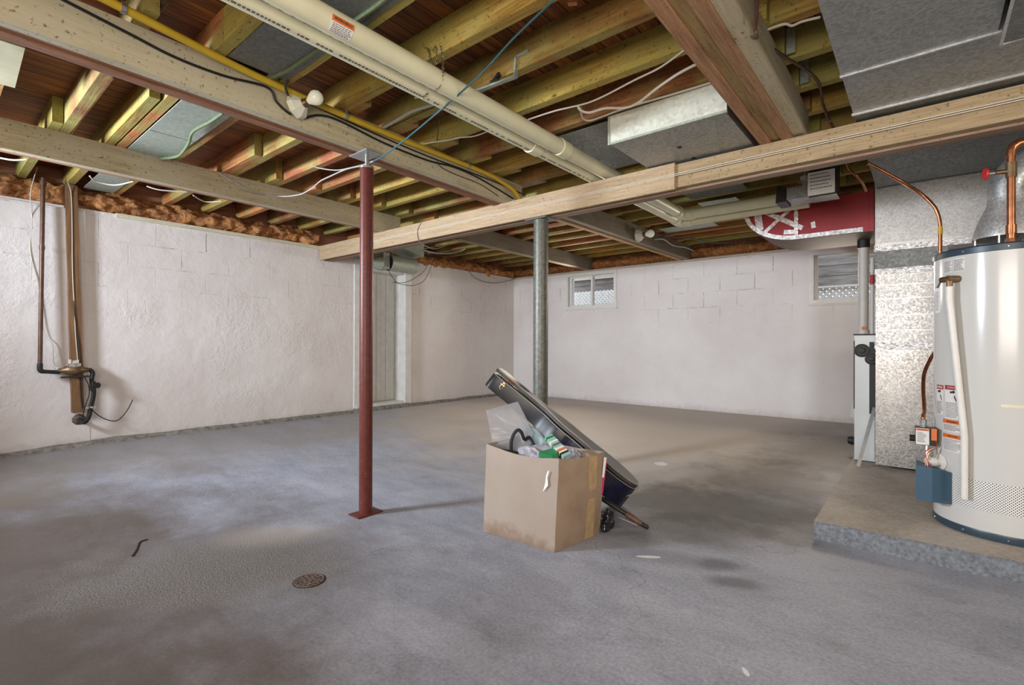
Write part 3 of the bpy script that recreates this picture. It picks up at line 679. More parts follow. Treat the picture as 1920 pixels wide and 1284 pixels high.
ribbon([P(1416, 362), P(1420, 395), P(1425, 432)], .060, t); ribbon([P(1421, 392), P(1505, 428)], .040, t, yy=RY0-.006); ribbon([P(1434, 436), P(1500, 376)], .030, t, yy=RY0-.009)
ribbon([P(1493, 374), P(1493, 447)], .030, t, yy=RY0-.012); ribbon([P(1470, 435), P(1489, 435)], .038, t); ribbon([P(1524, 416), P(1526, 427)], .034, t)
# return trunk and drop, furnace cabinet
t = thing('return_duct', 'bright galvanised return duct standing on the pad between cabinet and water heater', 'duct', (0, 4.6, .1))
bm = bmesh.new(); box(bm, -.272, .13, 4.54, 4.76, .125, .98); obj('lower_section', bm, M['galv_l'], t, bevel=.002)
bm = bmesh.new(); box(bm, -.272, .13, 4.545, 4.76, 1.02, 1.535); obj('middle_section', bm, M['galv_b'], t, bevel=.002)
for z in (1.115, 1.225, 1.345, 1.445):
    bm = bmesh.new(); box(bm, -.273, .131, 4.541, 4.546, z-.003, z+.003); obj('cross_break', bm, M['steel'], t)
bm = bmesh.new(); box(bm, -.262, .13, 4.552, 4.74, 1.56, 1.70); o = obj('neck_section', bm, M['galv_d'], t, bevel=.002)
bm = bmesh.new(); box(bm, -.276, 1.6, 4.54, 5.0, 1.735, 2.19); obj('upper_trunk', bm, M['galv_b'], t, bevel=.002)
bm = bmesh.new(); bar(bm, (-.27, 4.538, 2.17), (.20, 4.538, 1.735), .006, .004, (0, 1, 0)); bar(bm, (-.276, 4.537, 1.745), (1.5, 4.537, 1.735), .016, .006, (0, 1, 0)); box(bm, -.28, 1.6, 4.530, 4.54, 2.183, 2.197); obj('folded_seam', bm, M['steel'], t)
def foilband(z, h, y, x0=-.278, x1=.13):
    bm = bmesh.new(); n = 34
    for q in range(n):
        a = x0+(x1-x0)*q/n; b = x0+(x1-x0)*(q+1)/n; da, db = [.004*noise.noise((v*30, z*9, 0)) for v in (a, b)]
        hexa(bm, [(a, y+da-.004, z+da), (b, y+db-.004, z+db), (b, y+.004, z+db), (a, y+.004, z+da), (a, y+da-.002, z+h-da), (b, y+db-.002, z+h-db), (b, y+.004, z+h-db), (a, y+.004, z+h-da)])
    return obj('foil_tape', bm, M['foil'], t)
foilband(.975, .05, 4.540); foilband(1.525, .042, 4.541); foilband(1.695, .045, 4.540, -.282, .30)
t = thing('furnace_cabinet', 'narrow pale grey furnace cabinet with round vents at the left of the galvanised duct', 'furnace', (-.3, 5, .09))
bm = bmesh.new(); box(bm, -.422, .2, 4.775, 5.5, .098, 1.085); obj('cabinet_body', bm, M['cabinet'], t, bevel=.004)
bm = bmesh.new(); box(bm, -.428, .2, 4.770, 4.80, 1.082, 1.094); box(bm, -.427, -.42, 4.772, 5.5, .5, 1.04); obj('cabinet_edge', bm, M['blackiron'], t)
bm = bmesh.new(); box(bm, -.325, -.28, 4.769, 4.777, .45, 1.03); obj('burner_opening', bm, M['black'], t)
for x, y, r in ((1616, 657, .052), (1634, 673, .043)):
    p = at(x, y, Y=4.775); bm = bmesh.new(); lathe(bm, [(r, 0), (r, .012), (r*.82, .014), (r*.8, .004), (r*.45, .004), (r*.4, .018), (r*.1, .02)], (p.x, 4.775, p.z), (0, -1, 0), 24); obj('round_vent', bm, M['blackiron'], t, smooth=True)
bm = bmesh.new(); box(bm, -.338, -.29, 4.755, 4.77, .115, .47); o = obj('corner_panel', bm, M['cabinet'], t, bevel=.003)
p0, p1 = at(1640, 764, Y=4.70), at(1609, 874, Z=.10)
bm = bmesh.new(); bar(bm, p0, p1, .024, .006, (0, 1, 0)); tag(obj('metal_strap', bm, M['steel']), 'pale flat metal strap leaning on the furnace cabinet', 'strap')
p = at(1598, 825, Y=5.1); bm = bmesh.new(); lathe(bm, [(.03, -.03), (.04, 0), (.03, .03)], p, (1, 0, 0), 20); bm2 = obj('cabinet_knob', bm, M['black'], t, smooth=True)
bm = bmesh.new(); prism(bm, [at(1594, 782, Y=5.35), at(1602, 782, Y=5.35), at(1603, 735, Y=5.35), at(1600, 745, Y=5.35)], (0, .01, 0)); obj('side_flap', bm, M['pvc_g'], t)
# flue pvc riser beside it
t = thing('plastic_riser_pipe', 'white plastic riser pipe standing on the furnace cabinet in front of the right window', 'pipe', (-.4, 5.3, 1.085))
bm = bmesh.new(); lathe(bm, [(.038, 1.12), (.038, 1.85)], (-.400, 5.25, 0), seg=24); obj('pipe', bm, M['pvc_g'], t, smooth=True)
bm = bmesh.new(); lathe(bm, [(.045, 1.0945), (.045, 1.135)], (-.400, 5.25, 0), seg=24); obj('pipe_coupling', bm, M['pvc_g'], t, smooth=True)
bm = bmesh.new(); lathe(bm, [(.046, 1.845), (.046, 1.911)], (-.400, 5.25, 0), seg=24); obj('rubber_cap', bm, M['black'], t, smooth=True)
bm = bmesh.new(); box(bm, -.408, -.378, 5.2085, 5.2125, 1.135, 1.165); obj('label_sticker', bm, M['orange'], t)
t = thing('thin_riser_pipe', 'thin white pipe with a small red sticker beside the galvanised duct', 'pipe', (-.31, 5.0, 1.09))
bm = bmesh.new(); lathe(bm, [(.014, 1.0945), (.014, 1.72)], (-.322, 5.0, 0), seg=14); lathe(bm, [(.019, 1.60), (.019, 1.66)], (-.322, 5.0, 0), seg=14); obj('pipe', bm, M['pvc_g'], t, smooth=True)
bm = bmesh.new(); lathe(bm, [(.0155, 1.50), (.0155, 1.58)], (-.322, 5.0, 0), seg=14); obj('red_sticker', bm, M['redlab'], t)
# gadgets hanging between crossing beam and red duct
p = at(1541, 343, Y=4.0)
t = thing('junction_box', 'small box with a pale printed cover hanging above the red duct', 'junction box', p)
bm = bmesh.new(); box(bm, p.x-.080, p.x+.085, 4.012, 4.18, p.z-.085, 2.302); obj('box_body', bm, M['blackiron'], t, bevel=.003)
bm = bmesh.new(); box(bm, p.x-.085, p.x+.075, 4.0, 4.012, p.z-.075, p.z+.085); pc_ = obj('printed_cover', bm, M['white'], t, bevel=.001)
for i in range(5):
    bm = bmesh.new(); x = p.x-.07
    for j in range(9):
        wv = random.uniform(.006, .013); box(bm, x, x+wv, 3.9985, 4.0, p.z+.062-.024*i, p.z+.069-.024*i); x += wv+.004
    obj('print_line', bm, M['inkgrey'], pc_)
p = at(1500, 362, Y=4.2)
t = thing('damper_motor', 'small galvanised damper motor with pale knob beside the printed box', 'motor', p)
bm = bmesh.new(); box(bm, p.x-.09, p.x+.06, 4.2, 4.4, p.z-.035, p.z+.055); obj('motor_body', bm, M['galv'], t, bevel=.006)
bm = bmesh.new(); lathe(bm, [(.025, 0), (.025, .05), (.032, .055), (.032, .085)], (p.x+.02, 4.28, p.z+.055), seg=14); obj('knob', bm, M['pvc_g'], t, smooth=True)
bm = bmesh.new(); prism(bm, [(p.x-.16, 4.18, p.z-.05), (p.x-.09, 4.18, p.z-.05), (p.x-.10, 4.18, p.z+.06), (p.x-.15, 4.18, p.z+.08)], (0, .2, 0)); obj('bracket', bm, M['blackiron'], t)
bm = bmesh.new(); tube(bm, [(p.x+.02, 4.28, p.z+.14), (p.x+.02, 4.28, 2.302)], .01, 8); obj('hanger_rod', bm, M['steel'], t)
# ducts above the door
t = thing('vent_duct', 'grey-green galvanised vent duct with an open round end above the door', 'duct', (-5.15, 4.1, 1.95))
c0 = Vector((-5.14, 3.775, 2.013))
bm = bmesh.new(); lathe(bm, [(.099, 0), (.101, .012), (.099, .02), (.10, .40), (.02, .405), (.02, .395), (.094, .39), (.094, .0)], c0, (0, 1, 0), 32, cap=False)
obj('round_duct', bm, M['galv_g'], t, smooth=True)
bm = bmesh.new(); prism(bm, [(-5.29, 3.80, 2.205), (-5.29, 4.215, 2.126), (-5.29, 4.215, 2.295), (-5.29, 3.80, 2.295)], (.31, 0, 0)); obj('flat_duct', bm, M['galv_g'], t, bevel=.002)
bm = bmesh.new(); lathe(bm, [(.045, 0), (.09, .13), (.09, .15)], (-5.16, 3.515, 1.995), (0, 1, 0), 20); obj('cone_reducer', bm, M['galv_g'], t, smooth=True)
bm = bmesh.new(); box(bm, -5.27, -5.095, 3.672, 3.765, 1.925, 2.125); obj('side_panel', bm, M['galv_g'], t, bevel=.002)
# ------------------------------------------------------------------ white plastic drain pipes
def pvc(label, xc, z0, z1, yend, ycoup, r, yspan0):
    t = thing('plastic_pipe', label, 'pipe', (xc, 2, z0), 'paired plastic pipes')
    a = Vector((xc+.01, yspan0, z0)); b = Vector((xc, yend, z1)); dd = b-a
    bm = bmesh.new(); tube(bm, [a, b], r, 28); obj('pipe', bm, M['pvc'], t, smooth=True)
    q = a+dd*((ycoup-yspan0)/dd.y); dn = dd.normalized()
    bm = bmesh.new(); tube(bm, [q-dn*.045, q-dn*.042, q+dn*.042, q+dn*.045], [r, r+.006, r+.006, r], 28); obj('pipe_coupling', bm, M['pvc'], t, smooth=True)
    return t, a, b
rA = .046
tA, a_, b_ = pvc('right-hand cream plastic pipe of the pair across the ceiling, with orange warning sticker', -1.700, 2.205, 2.195, 4.42, 2.52, rA, -.9)
tB, a2_, b2_ = pvc('left-hand cream plastic pipe of the pair across the ceiling', -1.797, 2.200, 2.185, 4.62, 2.36, rA, -.9)
# the right-hand one turns right with an elbow and runs behind the red duct
for tt, bb, Rr in ((tA, b_, .075), (tB, b2_, .075)):
    P_ = [bb+Vector((0, -.01, 0))]+[bb+Vector((Rr-Rr*math.cos(a), Rr*math.sin(a), -.004)) for a in [PI/2*k/8 for k in range(9)]]+[bb+Vector((Rr+.03, Rr, -.004))]
    bm = bmesh.new(); tube(bm, P_, rA+.007, 24); obj('elbow', bm, M['pvc'], tt, smooth=True)
    bm = bmesh.new(); tube(bm, [bb+Vector((Rr+.0, Rr, -.004)), bb+Vector((Rr+1.0, Rr, -.006))], rA, 24); obj('pipe_end_run', bm, M['pvc'], tt, smooth=True)
    bm = bmesh.new(); tube(bm, [bb+Vector((0, -.07, .0)), bb+Vector((0, -.05, .0)), bb+Vector((0, -.0, .0))], rA+.009, 24); obj('socket', bm, M['pvc'], tt, smooth=True)
# printed lettering down the pipes
for tt, aa, bb, sgn in ((tA, a_, b_, -1), (tB, a2_, b2_, 1)):
    bm = bmesh.new(); y = .3
    while y < 3.0:
        wv = random.uniform(.006, .016); f = (y-aa.y)/(bb.y-aa.y); c = aa.lerp(bb, f); ang = math.radians(-62 if sgn < 0 else -78)
        n_ = Vector((-math.cos(ang)*1, 0, math.sin(ang))) if sgn < 0 else Vector((math.cos(ang), 0, math.sin(ang)))
        q = c+n_*(rA+.0002); tg = Vector((n_.z, 0, -n_.x))
        hh = .0045
        hexa(bm, [q+tg*hh*i+Vector((0, j*wv, 0))+n_*k for k in (-.0008, .0006) for i, j in ((-1, 0), (1, 0), (1, 1), (-1, 1))]); y += wv+(.005 if random.random() < .8 else .03)
    obj('printed_lettering', bm, M['inkgrey'], tt)
# warning sticker on the right pipe
q = at(642, 42, X=-1.655); lab = thing_lab = None
ang = math.radians(-18)
n_ = Vector((math.cos(ang), 0, math.sin(ang))); n_ = (CAM-Vector((-1.70, 1.06, 2.204))); n_.y = 0; n_.normalize()
_f = (q.y-a_.y)/(b_.y-a_.y); cpt = a_.lerp(b_, _f); ez = Vector((0, 1, 0)); ex = ez.cross(n_).normalized()
def lab_patch(name, m, u0, u1, y0, y1, off, par=None):
    bm = bmesh.new(); prev = None
    for k in range(9):
        a = u0+(u1-u0)*k/8; nn = n_*math.cos(a)+ex*math.sin(a)
        r = [bm.verts.new(cpt+nn*(rA+o)+ez*y) for y, o in ((y0, off), (y1, off), (y1, off-.0004), (y0, off-.0004))]
        if prev:
            for i in range(4): bm.faces.new((prev[i], prev[(i+1) % 4], r[(i+1) % 4], r[i]))
        prev = r
    return obj(name, bm, m, par or tA)
stk = lab_patch('warning_sticker', M['white'], -.62, .75, -.045, .045, .0010)
lab_patch('sticker_header', M['orange'], -.62, -.18, -.045, .045, .0016, stk)
bm = bmesh.new()
for i in range(6):
    a = -.05+.13*i; nn = n_*math.cos(a)+ex*math.sin(a); tg = ez.cross(nn); y = -.038
    while y < .034:
        wv = random.uniform(.004, .011); c = cpt+nn*(rA+.0013)
        hexa(bm, [c+tg*.0013*p+ez*(y+wv*j)+nn*k for k in (0, .0004) for p, j in ((-1, 0), (1, 0), (1, 1), (-1, 1))]); y += wv+.003
obj('sticker_text', bm, M['inkgrey'], stk)
a = -.40; nn = n_*math.cos(a)+ex*math.sin(a); tg = -(ez.cross(nn)).normalized()
bx, by = ez, nn.cross(ez).normalized()
mt = Matrix(((bx.x, by.x, nn.x, 0), (bx.y, by.y, nn.y, 0), (bx.z, by.z, nn.z, 0), (0, 0, 0, 1))); mt.translation = cpt+nn*(rA+.0022)
text('sticker_word', 'WARNING', .0155, M['ink'], stk, mt)
# chains
def chain(label, P):
    pts = spline(P, 14); L = [0]
    for a, b in zip(pts, pts[1:]): L.append(L[-1]+(b-a).length)
    bm = bmesh.new(); s = 0; k = 0; step = .0115
    while s < L[-1]:
        i = max(j for j in range(len(L)) if L[j] <= s); i = min(i, len(pts)-2); f = (s-L[i])/max(1e-6, L[i+1]-L[i]); p = pts[i].lerp(pts[i+1], f); d = (pts[i+1]-pts[i]).normalized()
        n1 = d.orthogonal().normalized(); n1 = Matrix.Rotation(k*PI/2+.4, 3, d) @ n1
        ring = [p+d*.0078*math.cos(a)+n1*.0045*math.sin(a) for a in (2*PI*q/8 for q in range(9))]
        tube(bm, ring, .0014, 5, cap=False); s += step; k += 1
    return tag(obj('hanger_chain', bm, M['chain']), label, 'chain', 'chains holding the plastic pipes')
yj = 1.468
c1 = at(826, 84, Y=yj); c2 = at(797, 88, Y=yj); c3 = at(812, 95, Y=yj)
def around(t0, y): return [Vector((-1.70+(rA+.004)*math.cos(a), y, 2.204+(rA+.004)*math.sin(a))) for a in t0]
chain('longest rusty chain hanging from a joist and looped under the plastic pipes', [c1, c1.lerp(Vector((-1.645, 1.50, 2.23)), .6), Vector((-1.648, 1.50, 2.205)), Vector((-1.667, 1.50, 2.167)), Vector((-1.70, 1.50, 2.152))])
chain('short rusty chain at the left, hanging between joist and plastic pipe', [c2, Vector((c2.x+.01, 1.48, 2.33)), Vector((c2.x+.02, 1.49, 2.26))])
chain('short thin chain in the middle, hanging between joist and plastic pipe', [c3, Vector((c3.x+.005, 1.48, 2.33)), Vector((c3.x-.005, 1.49, 2.262))])
chain('end of chain looped under the left plastic pipe', [Vector((-1.755, 1.50, 2.155)), Vector((-1.79, 1.50, 2.150)), Vector((-1.835, 1.50, 2.163))])
# ------------------------------------------------------------------ yellow gas pipe and cables
def yx(y): return -2.425-.12*(y+1.3)/4.49
t = thing('yellow_gas_pipe', 'yellow plastic-coated gas pipe clamped along the top of the long beam', 'pipe', (-2.45, 1, 2.28))
_a, _b = at(200, 0, Z=2.283), at(480, 142, Z=2.283); _e = _a+(_a-_b)*2.0
PP = [(_e.x, _e.y, 2.283)]
for x, y in ((200, 0), (480, 142), (700, 240), (900, 320)):
    q = at(x, y, Z=2.283)
    if q.x < yx(q.y)+.021: q = at(x, y, X=yx(q.y)+.021)
    PP.append((q.x, q.y, min(q.z, 2.287)))
PP += [(-2.516, 2.90, 2.262), (-2.505, 3.03, 2.225), (-2.50, 3.10, 2.165)]
bm = bmesh.new(); tube(bm, PP, .0165, 14, smooth=6); obj('pipe', bm, M['yellow'], t, smooth=True)
for x, y in ((217, 27), (651, 207), (887, 306)):
    q = at(x, y, X=-2.46); 
    pp = min(PP, key=lambda v: abs(v[1]-q.y)); 
    # interpolate centre on the path
    A_ = [Vector(v) for v in PP]; c = None
    for u, v in zip(A_, A_[1:]):
        if u.y <= q.y <= v.y: c = u.lerp(v, (q.y-u.y)/(v.y-u.y))
    if c is None: continue
    bm = bmesh.new(); lathe(bm, [(.0165, -.008), (.0205, -.008), (.0205, .008), (.0165, .008)], c, (0, 1, 0), 16); box(bm, c.x-.014, c.x+.010, c.y-.008, c.y+.008, c.z+.016, 2.305); obj('pipe_clamp', bm, M['steel'], t)
def cable(name, label, P, r, m, cat='cable', sm=7, group=None):
    bm = bmesh.new(); tube(bm, P, r, 7, smooth=sm); return tag(obj(name, bm, m, smooth=True), label, cat, group)
F = .006
def onB1(x, y, off=.007):
    q = at(x, y, X=-2.46)
    for _ in range(3): q = at(x, y, X=yx(q.y)+off)
    return q
cable('black_cable', 'black cable clipped along the upper face of the long beam, left of the lampholder', [onB1(100, -10), onB1(240, 62), onB1(330, 108), onB1(420, 142), onB1(500, 163), onB1(518, 190), onB1(535, 207), onB1(545, 214)], .006, M['black'])
cable('black_cable', 'thin black cable running just under the yellow gas pipe from the lampholder', [onB1(585, 196), onB1(640, 222), onB1(720, 258), onB1(800, 292), onB1(880, 322), onB1(950, 350), onB1(985, 366)], .0045, M['black'])
cable('black_cable', 'black cable leaving the bottom of the lampholder along the beam face', [onB1(570, 222), onB1(600, 216), onB1(640, 228), onB1(720, 268), onB1(800, 300), onB1(850, 313), onB1(900, 335), onB1(962, 372)], .006, M['black'])
cable('black_cable', 'short black cable dropping from the joists behind the lampholder', [(-2.40, 1.19, 2.34), at(535, 160, X=-2.43), at(541, 180, X=-2.44)], .006, M['black'])
cable('brown_wire', 'thin brown wire drooping down the long beam to the right of the red post', [at(824, 225, Z=2.30), onB1(818, 280), onB1(822, 308), onB1(850, 325), onB1(900, 345), onB1(935, 368)], .003, M['oldcopper'])
cable('teal_cable', 'long blue-green cable strung diagonally from the ceiling down to the red post', [at(1060, -22, Z=2.29), at(1038, 0, Z=2.29), at(960, 75, Z=2.24), at(890, 150, Z=2.18), at(780, 245, Z=2.125), at(722, 290, Z=2.085), at(700, 302, Z=2.08)], .0044, M['bluegreen'])
cable('grey_cable', 'grey cable sagging from the red post top across to the left beam', [at(700, 302, Z=2.08), at(680, 310, Z=2.08), at(650, 317, Z=2.09), at(620, 330, Z=2.10), at(600, 340, Z=2.105), at(585, 353, Z=2.11), at(560, 365, Z=2.10), at(521, 368, X=-4.10), at(474, 360, X=-4.09), at(437, 340, X=-4.085), at(412, 325, X=-4.08)], .0045, M['greycable'])
cable('grey_cable', 'short grey cable end drooping to the left of the red post top', [at(700, 304, Z=2.085), at(660, 314, Z=2.12), at(630, 319, Z=2.15), at(598, 315, Z=2.24), at(585, 310, Z=2.30)], .004, M['greycable'])
cable('white_cable', 'thin white cable stapled across the joists right of the plastic pipes', [at(1290, 88, Z=2.30), at(1240, 125, Z=2.30), at(1190, 150, Z=2.295), at(1110, 190, Z=2.295), at(1040, 208, Z=2.30), at(985, 226, Z=2.30)], .0045, M['whitecable'])
cable('white_cable', 'thin white cable crossing between the plastic pipes and the yellow gas pipe', [at(925, 242, Z=2.30), at(890, 255, Z=2.30), at(860, 258, Z=2.298), at(838, 263, Z=2.30), at(790, 270, Z=2.30)], .004, M['whitecable'])
cable('beige_cable', 'beige cable drooping in a wavy loop under the joists beside the laminated beam', [at(1306, 120, Z=2.30), at(1272, 138, Z=2.285), at(1235, 163, Z=2.27), at(1197, 192, Z=2.27), at(1172, 202, Z=2.27), at(1135, 203, Z=2.27), at(1105, 211, Z=2.27), at(1088, 206, Z=2.28), at(1083, 197, Z=2.30)], .0065, M['whitecable'])
cable('beige_cable', 'lower beige cable running along the top of the bright duct box', [at(1335, 154, Z=2.298), at(1260, 177, Z=2.298), at(1180, 200, Z=2.298), at(1130, 218, Z=2.298), at(1105, 226, Z=2.29), at(1092, 220, Z=2.29), at(1088, 200, Z=2.30)], .0055, M['whitecable'])
cable('green_cable', 'thick green cloth cable along a joist at the top, behind the plastic pipes', [at(735, -12, Z=2.30), at(700, 15, Z=2.295), at(660, 43, Z=2.295), at(625, 72, Z=2.30), at(605, 88, Z=2.298), at(570, 112, Z=2.295), at(538, 133, Z=2.295), at(508, 146, Z=2.30)], .009, M['greencable'])
cable('green_cable', 'green cable curling under the joist beside the pale sheet metal pan', [at(418, 212, Z=2.30), at(395, 228, Z=2.29), at(362, 247, Z=2.28), at(353, 270, Z=2.27), at(335, 292, Z=2.27), at(308, 297, Z=2.28), at(300, 296, Z=2.30)], .009, M['greencable'])
cable('dark_cable', 'dark brown cable hanging in a loop to the right of the laminated beam', [at(1420, -20, X=-.45), at(1418, 30, X=-.45), at(1416, 60, X=-.45), at(1424, 78, Z=2.28), at(1450, 92, Z=2.28), at(1480, 112, Z=2.28), at(1510, 130, Z=2.28), at(1535, 155, Z=2.28), at(1543, 195, Z=2.26), at(1555, 225, Z=2.22), at(1564, 241, Z=2.16)], .007, M['oldcopper'])
cable('white_cable', 'pale cable crossing joists between the laminated beam and the trunk duct', [at(1440, 55, Z=2.30), at(1470, 45, Z=2.295), at(1485, 48, Z=2.29), at(1505, 40, Z=2.30), at(1538, 32, Z=2.30)], .005, M['whitecable'])
cable('grey_cable', 'grey cable strapped under a joist left of the plastic pipes', [at(718, 240, Z=2.30), at(745, 225, Z=2.295), at(770, 210, Z=2.295), at(800, 200, Z=2.295), at(828, 192, Z=2.30)], .008, M['greycable'])
# bent metal channel
t = thing('metal_channel', 'crooked galvanised metal channel fixed to an orange joist right of the plastic pipes', 'bracket', at(965, 110, Y=1.825))
Q = [at(888, 173, Y=1.82), at(966, 144, Y=1.82), at(969, 108, Y=1.82), at(990, 97, Y=1.82)]
bm = bmesh.new()
for a, b in zip(Q, Q[1:]): bar(bm, a, b+(b-a).normalized()*.006, .010, .022, (0, 1, 0))
obj('channel', bm, M['galv_g'], t, bevel=.002)
bm = bmesh.new(); bar(bm, at(925, 152, Y=1.815), at(936, 138, Y=1.80), .012, .016); bar(bm, at(920, 153, Y=1.80), at(934, 149, Y=1.80), .008, .008); obj('clip', bm, M['blackiron'], t)
# cables over the left beam
cable('white_cable', 'pair of white cables drooping between left beam and the pan above the wall', [at(168, 330, Z=2.25), at(180, 340, Z=2.235), at(215, 347, Z=2.23), at(250, 340, Z=2.25)], .005, M['whitecable'])
cable('white_cable', 'white cable sagging under the left beam between joists', [at(275, 349, Z=2.25), at(300, 356, Z=2.235), at(350, 360, Z=2.25)], .005, M['whitecable'])
cable('white_cable', 'further white cable sagging under the left beam, right of the first', [at(362, 366, Z=2.25), at(385, 378, Z=2.235), at(415, 377, Z=2.25)], .005, M['whitecable'])
cable('white_cable', 'pale cables bunched at the left edge above the glass wool', [at(0, 296, Z=2.24), at(25, 300, Z=2.235), at(50, 299, Z=2.25)], .006, M['whitecable'])
# loops near the door and at the far corner
cable('thin_cable', 'longer dark thin cable looping down in front of the door head', [at(727, 505, X=-5.12), at(742, 528, X=-5.1), at(758, 534, X=-5.1), at(775, 535, X=-5.1), at(795, 526, X=-5.1), at(808, 500, X=-5.1), at(815, 478, X=-5.05), at(806, 476, Z=2.304)], .0035, M['black'])
cable('thin_cable', 'shorter dark thin cable crossing the white frame of the door', [at(735, 529, X=-5.33), at(755, 530, X=-5.33), at(775, 523, X=-5.3), at(795, 508, X=-5.2), at(808, 485, X=-5.1), at(812, 478, X=-5.05)], .0035, M['black'])
cable('grey_conduit', 'pale grey conduit bending over the glass wool beyond the crossing beam', [at(794, 469, Z=2.16), at(815, 474, Z=2.16), at(840, 475, Z=2.17), at(860, 471, Z=2.20), at(872, 466, Z=2.25)], .010, M['greycable'])
cable('thin_cable', 'thin dark cable drooping on the wall near the far corner', [at(875, 504, X=XL+.05), at(895, 523, X=XL+.03), at(920, 530, X=XL+.03), at(945, 528, X=XL+.03), at(968, 520, X=XL+.05), at(992, 492, Y=YB-.12)], .0035, M['black'])
cable('blue_cable', 'blue cable crossing below the far joists near the pipe elbow', [at(1235, 444, Z=2.27), at(1290, 446, Z=2.25), at(1340, 455, Z=2.24), at(1400, 455, Z=2.25), at(1445, 450, Z=2.29)], .006, M['bluegreen'])
cable('white_cable', 'white cable bunched along the far beam beyond its lampholder', [at(1205, 455, Z=2.21), at(1240, 448, Z=2.22), at(1262, 460, Z=2.20), at(1285, 464, Z=2.20), at(1300, 470, Z=2.21)], .006, M['whitecable'])
cable('thin_cable', 'thin cable hanging as a loop over the crossing beam face', [at(790, 417, Y=YC-.024), at(783, 432, Y=YC-.027), at(786, 452, Y=YC-.027), at(800, 462, Y=YC-.027), at(820, 466, Y=YC+.03), at(850, 452, Y=YC+.2)], .003, M['inkgrey'])
# ------------------------------------------------------------------ lampholders
def lampholder(label, c, n, up, m_bulb, s=1, bulb_off=(0, 0, 0)):
    n = Vector(n).normalized(); t = thing('lampholder', label, 'lamp', c); c = Vector(c)
    bm = bmesh.new(); lathe(bm, [(.045*s, -.018*s), (.062*s, -.016*s), (.062*s, .004*s), (.060*s, .010*s), (.030*s, .040*s), (.026*s, .042*s)], c, n, 8); obj('porcelain_base', bm, M['porcelain'], t)
    bm = bmesh.new(); lathe(bm, [(.024*s, .040*s), (.021*s, .044*s), (.019*s, .062*s), (.019*s, .068*s)], c, n, 16); obj('socket', bm, M['brass'], t, smooth=True)
    d = (n+Vector(bulb_off)).normalized(); q = c+n*.062*s
    bm = bmesh.new(); lathe(bm, [(.014*s, 0), (.017*s, .010*s), (.028*s, .028*s), (.036*s, .048*s), (.035*s, .062*s), (.026*s, .078*s), (.012*s, .086*s), (.001, .088*s)], q, d, 24); obj('bulb', bm, m_bulb, t, smooth=True)
    return q+d*.05*s
c = onB1(558, 200, .022)
lampholder('white porcelain lampholder with a round bulb on the long beam beside the yellow pipe', c, (.80, .35, .25), None, M['bulb'])
c = at(1194, 440, X=-2.385); bp = lampholder('small white lampholder with bulb on the dark beam beyond the crossing beam', (-2.36, c.y, c.z-.01), (1, 0, 0), None, M['bulb_on'], 1.15)
# ------------------------------------------------------------------ concrete pad and water heater
bm = bmesh.new(); n = 44; prev = None
top = []; 
for i in range(n+1):
    x = -.437+3.4*i/n; jit = .008*noise.noise((x*9, 1, 0)); zt_ = .09
    r = [bm.verts.new(p) for p in ((x, 2.985+jit*.6, -.03), (x, 2.990+jit*.8, .045), (x, 2.992+jit, .078), (x, 3.004+jit, zt_), (x, 3.05, zt_), (x, 5.6, zt_), (x, 5.6, -.03))]
    if prev:
        for k in range(7): bm.faces.new((prev[k], prev[(k+1) % 7], r[(k+1) % 7], r[k]))
    else: bm.faces.new(r[::-1])
    prev = r
bm.faces.new(prev)
pd = tag(obj('concrete_pad', bm, M['pad'], smooth=True), 'raised rough concrete pad under the water heater and furnace', 'concrete pad', kind='structure')
pd.data.materials.append(M['padside'])
for p_ in pd.data.polygons:
    if p_.normal.y < -.5: p_.material_index = 1
HC = Vector((.327, 3.50, 0)); HR = .285; WH = None
t = thing('water_heater', 'tall white cylindrical gas water heater with slate-blue rims at the right edge', 'water heater', (HC.x, HC.y, .09)); WH = t
bm = bmesh.new(); lathe(bm, [(HR, .128), (HR, 1.456)], HC, seg=96, cap=False); obj('white_jacket', bm, M['enamel'], t, smooth=True)
bm = bmesh.new(); lathe(bm, [(HR-.01, .091), (HR+.001, .094), (HR+.004, .124), (HR+.002, .129), (HR-.01, .130)], HC, seg=96); obj('bottom_rim', bm, M['slate'], t, smooth=True)
bm = bmesh.new(); lathe(bm, [(HR-.004, 1.448), (HR+.004, 1.452), (HR+.004, 1.478), (HR-.004, 1.486), (.02, 1.492)], HC, seg=96); obj('top_rim', bm, M['slate'], t, smooth=True)
bm = bmesh.new()
for a in (-165, -128, -95):
    p = HC+Vector((math.cos(math.radians(a)), math.sin(math.radians(a)), 0))*(HR+.004); lathe(bm, [(.005, 0), (.003, .003)], (p.x, p.y, 1.465), (math.cos(math.radians(a)), math.sin(math.radians(a)), 0), 8)
    lathe(bm, [(.005, 0), (.003, .003)], (p.x, p.y, .110), (math.cos(math.radians(a)), math.sin(math.radians(a)), 0), 8)
obj('rim_screw', bm, M['steel'], t)
def cyl_patch(name, m, a0, a1, z0, z1, off, par=None, uv=False, th=.0006):
    bm = bmesh.new(); n = max(2, int((a1-a0)/2)); lay = bm.loops.layers.uv.new('UVMap') if uv else None; prev = None; fs = []
    for i in range(n+1):
        a = math.radians(a0+(a1-a0)*i/n); d = Vector((math.cos(a), math.sin(a), 0))
        r = [bm.verts.new(HC+d*(HR+o)+Vector((0, 0, z))) for z, o in ((z0, off), (z1, off), (z1, off-th), (z0, off-th))]
        if prev:
            for k in range(4):
                f = bm.faces.new((prev[k], prev[(k+1) % 4], r[(k+1) % 4], r[k]))
                if uv:
                    for lp in f.loops:
                        v = lp.vert.co-HC; lp[lay].uv = (math.atan2(v.y, v.x)*HR+5, v.z+1)
        prev = r
    return obj(name, bm, m, par or WH)
cyl_patch('perforated_vent', M['perf'], -139.5, -40, .227, .362, .0008, uv=True)
